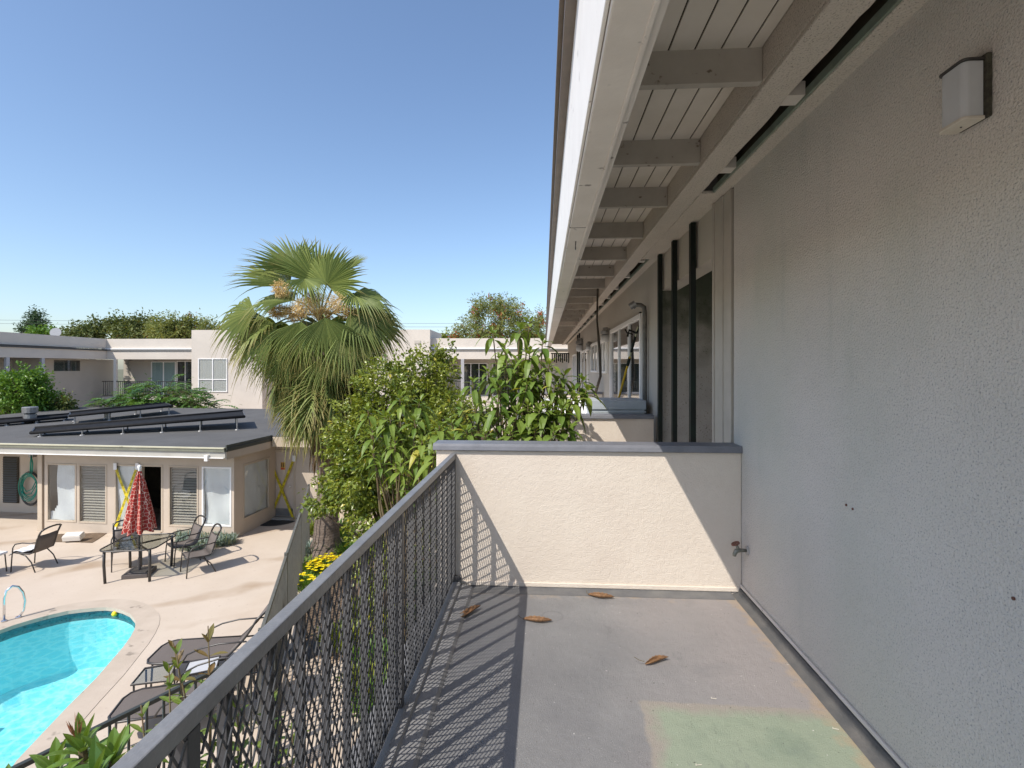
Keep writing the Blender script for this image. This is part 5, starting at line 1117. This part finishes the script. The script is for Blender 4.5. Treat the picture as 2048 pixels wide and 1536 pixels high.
pxs = [(1010,690,5.9),(1040,655,6.1),(985,660,6.1),(1060,700,5.7),(1100,725,5.6),(1030,730,5.8),(975,740,5.9),(945,760,5.8),(1000,770,5.6),(1055,765,5.5),(1110,770,5.5),(1150,790,5.4),(1175,775,5.5),(1165,755,5.6),(1125,815,5.3),(1080,815,5.3),(1035,820,5.4),(990,815,5.5),(950,810,5.6),(1020,860,5.2),(1070,855,5.2),(1110,860,5.1),(970,865,5.2),(930,855,5.3),(1140,850,5.2),(1000,715,6.0),(1085,680,6.0),(1130,745,5.7),(905,870,5.3),(1060,640,6.2)]
tb = cs(-.12, 5.75)
whorl_tree('broadleaf_tree', 'broad leaved tree with long drooping leaves just beyond the parapet, below the eave', (tb.x, tb.y, 0), [CP(*q) for q in pxs], BIGLEAF, .205, .072, 31, nleaf=(11,17), inner=46)
pxs = [(770,830,5.6),(800,790,5.8),(745,860,5.6),(830,835,5.5),(790,880,5.4),(845,880,5.3),(760,920,5.4),(840,800,5.8),(880,850,5.4),(735,815,5.9),(780,850,5.7),(870,900,5.1)]
tb2 = cs(-1.15, 5.35)
whorl_tree('broadleaf_tree', 'paler drooping leaved sapling left of the parapet end, in front of the citrus tree', (tb2.x, tb2.y, 0), [CP(*q) for q in pxs], BIGLEAF, .20, .068, 33, nleaf=(11,17), inner=14)

# ---------------------------------------------------------------- slender shrubs and the big leaved plant below the railing
def stems(name, label, base, tops, seed, L=.135, w=.043, red=True):
    r = random.Random(seed); t = thing(name, label, 'shrub', (base[0], base[1], 0), 0, 'slender shrubs below the railing'); lv = Leaves(); m = MB()
    for tp in tops:
        tp = Vector(tp); b = Vector((base[0]+r.uniform(-.12,.12), base[1]+r.uniform(-.12,.12), 0)); mid = b.lerp(tp,.6)+Vector((r.uniform(-.06,.06),r.uniform(-.06,.06),0)); P = [b, mid, tp]; m.tube([b, b.lerp(mid,.5), mid, mid.lerp(tp,.5)+Vector((.012,0,0)), tp], [.014,.012,.009,.007,.004], 6)
        k = 0; s = .38
        while s < 1.0:
            p = mid.lerp(tp, (s-.6)/.4) if s > .6 else b.lerp(mid, s/.6)
            for q in range(2):
                a = k*1.57+q*3.14+r.uniform(-.3,.3); top = s > .93; d = Vector((math.cos(a), math.sin(a), r.uniform(.35,.8) if not top else 1.9)); g = r.uniform(.1,.9)
                lv.leaf(p, d, UP+d*.2, L*r.uniform(.75,1.2)*(1.1 if not top else .95), w*r.uniform(.8,1.2), g, r.uniform(.05,.35), .3, 4, age=(r.uniform(.55,1) if (red and s > .86) else r.uniform(0,.12)))
            k += 1; s += r.uniform(.034,.052)
    lv.make('leaves', SLEND, t); m.build('stem', STEMM, t, smooth=True); return t
def T(u, v, d): return at(u, v, d=d)
b = cs(-2.28, 3.95); stems('slender_shrub', 'slender shrub with reddish tip standing highest in front of the dark fence', b, [T(416,1252,3.9), T(345,1283,3.95)], 1)
b = cs(-2.40, 3.7); stems('slender_shrub', 'slender green shrub left of the red tipped one, by the nearer lounger', b, [T(338,1330,3.75), T(282,1410,3.6), T(352,1300,3.8)], 2, red=False)
b = cs(-1.95, 4.1); stems('slender_shrub', 'slender shrub seen through the railing mesh below the big lounger', b, [T(470,1400,4.1), T(520,1440,4.0), T(545,1385,4.3), T(440,1455,3.9), T(585,1440,4.1)], 3, red=False)
def lance_plant(base, crowns, seed, label):
    r = random.Random(seed); t = thing('lance_leaf_plant', label, 'plant', (base.x, base.y, 0)); lv = Leaves(); m = MB(); bd = Leaves()
    for (c, n, L) in crowns:
        c = Vector(c); b = Vector((base.x+r.uniform(-.1,.1), base.y+r.uniform(-.1,.1), 0)); m.tube([b, b.lerp(c,.5)+Vector((r.uniform(-.1,.1),0,0)), c], [.035,.03,.022], 8); g0 = r.uniform(.2,.6)
        for k in range(n):
            a = k*2.399+r.uniform(-.2,.2); el = 1.25-1.5*(k/n); d = Vector((math.cos(a)*math.cos(el), math.sin(a)*math.cos(el), math.sin(el)+.1))
            lv.leaf(c - UP*.10*k/n, d, UP+Vector((-d.x,-d.y,0))*.3, L*r.uniform(.75,1.15), L*.26, g0+r.uniform(-.2,.35), r.uniform(.15,.5)*(k/n+.3), .22, 6, shape=.95)
    c = Vector(crowns[0][0]) + Vector((-.05,.02,.03))
    for k in range(16): d = Vector((r.uniform(-.35,.35), r.uniform(-.35,.35), 1)); bd.leaf(c + d*.02, d, rdir(r), r.uniform(.07,.15), .014, r.random(), 0, .2, 2)
    lv.make('leaves', leafmat('lance_leaf', (.075,.155,.028), (.17,.27,.05), None, .25, .3, .55), t); bd.make('flower_buds', leafmat('pink_bud', (.36,.15,.12), (.22,.12,.06)), t); m.build('stems', STEMM, t)
b = cs(-2.55, 3.2)
lance_plant(b, [(T(165,1498,3.15), 18, .23), (T(226,1522,3.05), 16, .25), (T(110,1540,3.15), 15, .23), (T(190,1556,2.95), 14, .23), (T(10,1590,3.2), 13, .22), (T(60,1620,3.1), 10, .21)], 5, 'plant with long lance leaves and pink buds at the lower left corner')

# ---------------------------------------------------------------- bed by the palm
def tuft(name, label, cat, p, n, L, w, mt, seed, spread=.3, flowers=0, group=None, up=1.0, kind=None):
    r = random.Random(seed); p = Vector(p); t = thing(name, label, cat, tuple(p), 0, group); lv = Leaves(); fl = Leaves()
    for k in range(n):
        a = r.uniform(0,6.283); q = p + Vector((math.cos(a), math.sin(a), 0))*spread*r.random()**.6; d = Vector((math.cos(a)*r.uniform(.1,.9), math.sin(a)*r.uniform(.1,.9), up*r.uniform(.5,1.2)))
        lv.leaf(q + UP*r.uniform(0,.1), d, UP, L*r.uniform(.6,1.15), w, r.random(), r.uniform(.1,.6), .3, 3, age=(1 if r.random() < .04 else 0))
    lv.make('leaves', mt, t)
    for k in range(flowers):
        a = r.uniform(0,6.283); q = p + Vector((math.cos(a), math.sin(a), 0))*spread*1.05*r.random()**.5 + UP*(L*up*r.uniform(.75,1.1))
        for i in range(6): fl.leaf(q, Vector((math.cos(i*1.05), math.sin(i*1.05), .3)), UP, .055, .04, r.random(), 0, .1, 2)
    if fl.v: fl.make('flowers', YELF, t)
    return t
tuft('flower_bush', 'mound of yellow flowers at the foot of the palm', 'flowers', gr(655,1150), 700, .30, .022, LIMEL, 1, .42, 110)
tuft('flower_bush', 'second smaller mound of yellow flowers beside the fence, nearer the railing', 'flowers', gr(612,1178), 420, .26, .022, LIMEL, 2, .34, 36)
tuft('strap_leaf_plant', 'green strap leaved clump right of the palm foot, against the sunlit wall', 'plant', gr(700,1110), 420, .50, .028, LIMEL, 3, .40)
tuft('strap_leaf_plant', 'darker strap leaved clump just behind the palm foot', 'plant', gr(675,1078), 260, .62, .04, PHILO, 4, .35)
tuft('low_shrub', 'grey green shrub squeezed between the fence and the palm trunk', 'shrub', gr(617,1112), 420, .42, .03, GLAUC, 5, .24, up=1.6)
tuft('low_shrub', 'bright green low shrub under the fence corner by the palm', 'shrub', gr(622,1070), 360, .40, .05, CITRUS, 6, .28, up=1.5)
tuft('low_shrub', 'reddish green low shrub in front of the palm, left of the yellow flowers', 'shrub', gr(607,1140), 420, .24, .03, SLEND, 7, .3)
for k, (u, v) in enumerate(((690,1290),(760,1330),(740,1230),(770,1420),(800,1260),(850,1180),(745,1380))):
    tuft('ground_shrub', ['leafy shrub seen through the mesh, by the far railing post','leafy shrub seen through the mesh, below the middle railing post','low shrub behind the mesh under the citrus tree','leafy shrub low behind the mesh near the curb','shrub in the bed right behind the middle railing post','shrub behind the mesh next to the parapet end','small shrub behind the mesh at the edge of the path'][k], 'shrub', gr(u,v), 500, .32, .05, (CITRUS, LIMEL)[k % 2], 40+k, .36, group='shrubs behind the railing mesh', up=1.3)
# blue green succulents in front of the pool house corner: nobody could count them
r = random.Random(8); lv = Leaves()
for k in range(3400):
    s = r.random(); u = 352+118*s; v0_, v1_ = 1074+8*s, 1112-14*s*s+(6 if .2 < s < .6 else -8); p = gr(u, v0_+(v1_-v0_)*r.random()); a = r.uniform(0,6.283)
    lv.leaf(p + UP*r.uniform(0,.14), Vector((math.cos(a)*.6, math.sin(a)*.6, r.uniform(.4,1.2))), UP, r.uniform(.09,.20), .022, r.random(), r.uniform(-.1,.3), .4, 2, age=(1 if r.random() < .06 else 0))
o = lv.build('succulent_cover', GLAUC, None, cols=lv.cols); tag(o, 'blue green succulents massed along the pool house wall', 'ground cover', None, 'stuff')
# ---------------------------------------------------------------- garden behind the pool house
def on_d(u, v, d): return at(u, v, d=d)
def bush_px(name, label, px, d, seed, mt, n, L, w, group=None, flowers=None, base_z=0, trunk_r=.1, per=26, clump=None, **k):
    lobes = [(tuple(on_d(u, v, d + (i % 3)*.4)), (ru*d/FPX, ru*d/FPX*.8, rv*d/FPX)) for i, (u, v, ru, rv) in enumerate(px)]
    c = on_d(sum(q[0] for q in px)/len(px), 735, d); return bushy(name, label, 'tree' if 'tree' in name else 'shrub', (c.x, c.y, base_z), lobes, mt, n, L, w, seed, trunk_r, group, flowers, clump or L*1.4, per, **k)
bush_px('citrus_tree', 'bright green round tree at the left edge behind the pool house roof', [(40,785,52,42),(75,800,34,40),(15,775,34,30),(58,755,26,18),(95,815,26,22),(20,830,40,26),(65,745,8,10)], 22.5, 51, LIMEL, 9500, .17, .085, per=20)
bush_px('citrus_tree', 'small darker green tree beside the bright one, right of it', [(128,812,14,18),(108,820,16,14),(138,822,10,10)], 23, 52, DARKLEAF, 2200, .14, .07, per=18, trunk_r=.05)
def philo(p, n, L, seed, label):
    r = random.Random(seed); t = thing('split_leaf_philodendron', label, 'plant', tuple(p), 0, 'split leaf plants behind the pool house'); lv = Leaves(); m = MB()
    for k in range(n):
        a = r.uniform(0,6.283); el = r.uniform(.15,1.25); h = Vector((math.cos(a)*math.cos(el), math.sin(a)*math.cos(el), math.sin(el))); b = p + UP*r.uniform(.1,.5); e = b + h*L*r.uniform(1.0,1.5); m.tube([b, b.lerp(e,.5)+UP*.12, e], .012, 5)
        d = (h - UP*.55).normalized(); s = d.cross(UP).normalized(); g = r.random()
        for j in range(7):
            c = e + d*(L*.16*j) - UP*.012*j*j*L; ww = L*.5*math.sin(math.pi*(j+1.2)/8.4)
            for sg in (-1,1): lv.leaf(c, s*sg + d*.55 + UP*.12, UP, ww*1.25, L*.17, g, .35, .3, 2)
        lv.leaf(e + d*(L*1.0), d, UP, L*.35, L*.12, g, .4, .3, 2)
    lv.make('leaves', PHILO, t); m.build('stalks', STEMM, t)
for i, (u, v, d, n, L) in enumerate(((230,822,25,44,.66),(280,812,25.5,54,.74),(330,802,25.5,60,.80),(372,812,25,50,.72),(410,828,24.5,30,.66),(300,828,24.5,40,.66))):
    p = on_d(u, v, d); p.z -= .55; philo(p, n, L, 60+i, ['split leaf philodendron at the left end of the clump above the roof','split leaf philodendron behind the rear solar mat','tallest split leaf philodendron, in front of the gallery railing','split leaf philodendron below the dark recess of the far wing','split leaf philodendron at the right end, below the block window','lower split leaf philodendron close behind the roof edge'][i])
# ---------------------------------------------------------------- trees beyond the roofs
GT = 'trees beyond the far roofs'
bush_px('pine_tree', 'dark narrow conifer standing highest far off at the left', [(71,660,9,11),(73,645,12,14),(71,632,8,9),(76,655,11,10)], 70, 71, PINEL, 3000, .45, .12, GT, per=16, trunk_r=.2)
bush_px('pine_tree', 'small dark conifer left of the tallest one', [(50,655,7,7),(52,664,8,8)], 70, 72, PINEL, 1000, .4, .12, GT, per=16, trunk_r=.2)
bush_px('round_tree', 'small bright green tree in front of the dark conifers', [(80,666,12,7),(95,668,9,6),(66,668,8,5)], 66, 73, LIMEL, 1200, .4, .2, GT, per=16)
bush_px('thin_tree', 'thin green treetop beside the satellite dish', [(110,664,5,10),(112,672,7,8)], 64, 74, LIMEL, 400, .35, .16, GT, per=12)
bush_px('magnolia_tree', 'open branched dark tree with pale glints above the far roof, left part', [(155,662,13,10),(185,660,20,16),(205,650,14,12),(170,672,30,10)], 48, 75, DARKLEAF, 2600, .34, .16, GT, per=14)
bush_px('magnolia_tree', 'open branched dark tree behind the far roof, the taller middle one', [(230,645,14,14),(255,655,28,20),(285,648,22,16),(265,668,40,14),(302,645,14,12)], 48.5, 76, DARKLEAF, 4200, .34, .16, GT, per=14)
bush_px('olive_tree', 'round olive green tree with a reddish patch left of the palm', [(330,655,30,22),(362,652,26,22),(392,655,24,22),(345,668,40,14),(318,662,20,12)], 47, 77, OLIVEL, 7600, .28, .10, GT, flowers=(REDF,.03,10,.16), per=18)
bush_px('olive_tree', 'olive green treetop half hidden by the palm fronds', [(420,660,18,18),(440,668,20,12)], 47, 78, OLIVEL, 2400, .28, .10, GT, per=18)
bush_px('bottlebrush_tree', 'broad rounded bottlebrush tree full of red flowers above the far roof', [(985,640,52,40),(950,660,36,30),(1025,650,44,36),(970,612,30,22),(1015,618,30,20),(925,672,24,18),(1050,668,26,24),(910,668,12,10)], 46, 79, OLIVEL, 15000, .26, .075, GT, flowers=(REDF,.055,16,.17), per=18)
bush_px('bottlebrush_tree', 'narrower red tipped tree between the big bottlebrush and the eave', [(1075,660,20,26),(1083,630,9,14),(1068,678,24,14)], 46.5, 80, OLIVEL, 3200, .26, .075, GT, flowers=(REDF,.08,14,.19), per=18)
bush_px('low_tree', 'low golden green treetop peeking over the far roof', [(893,674,10,7),(905,678,14,5)], 47, 81, CITRUS, 700, .26, .12, GT, per=14)
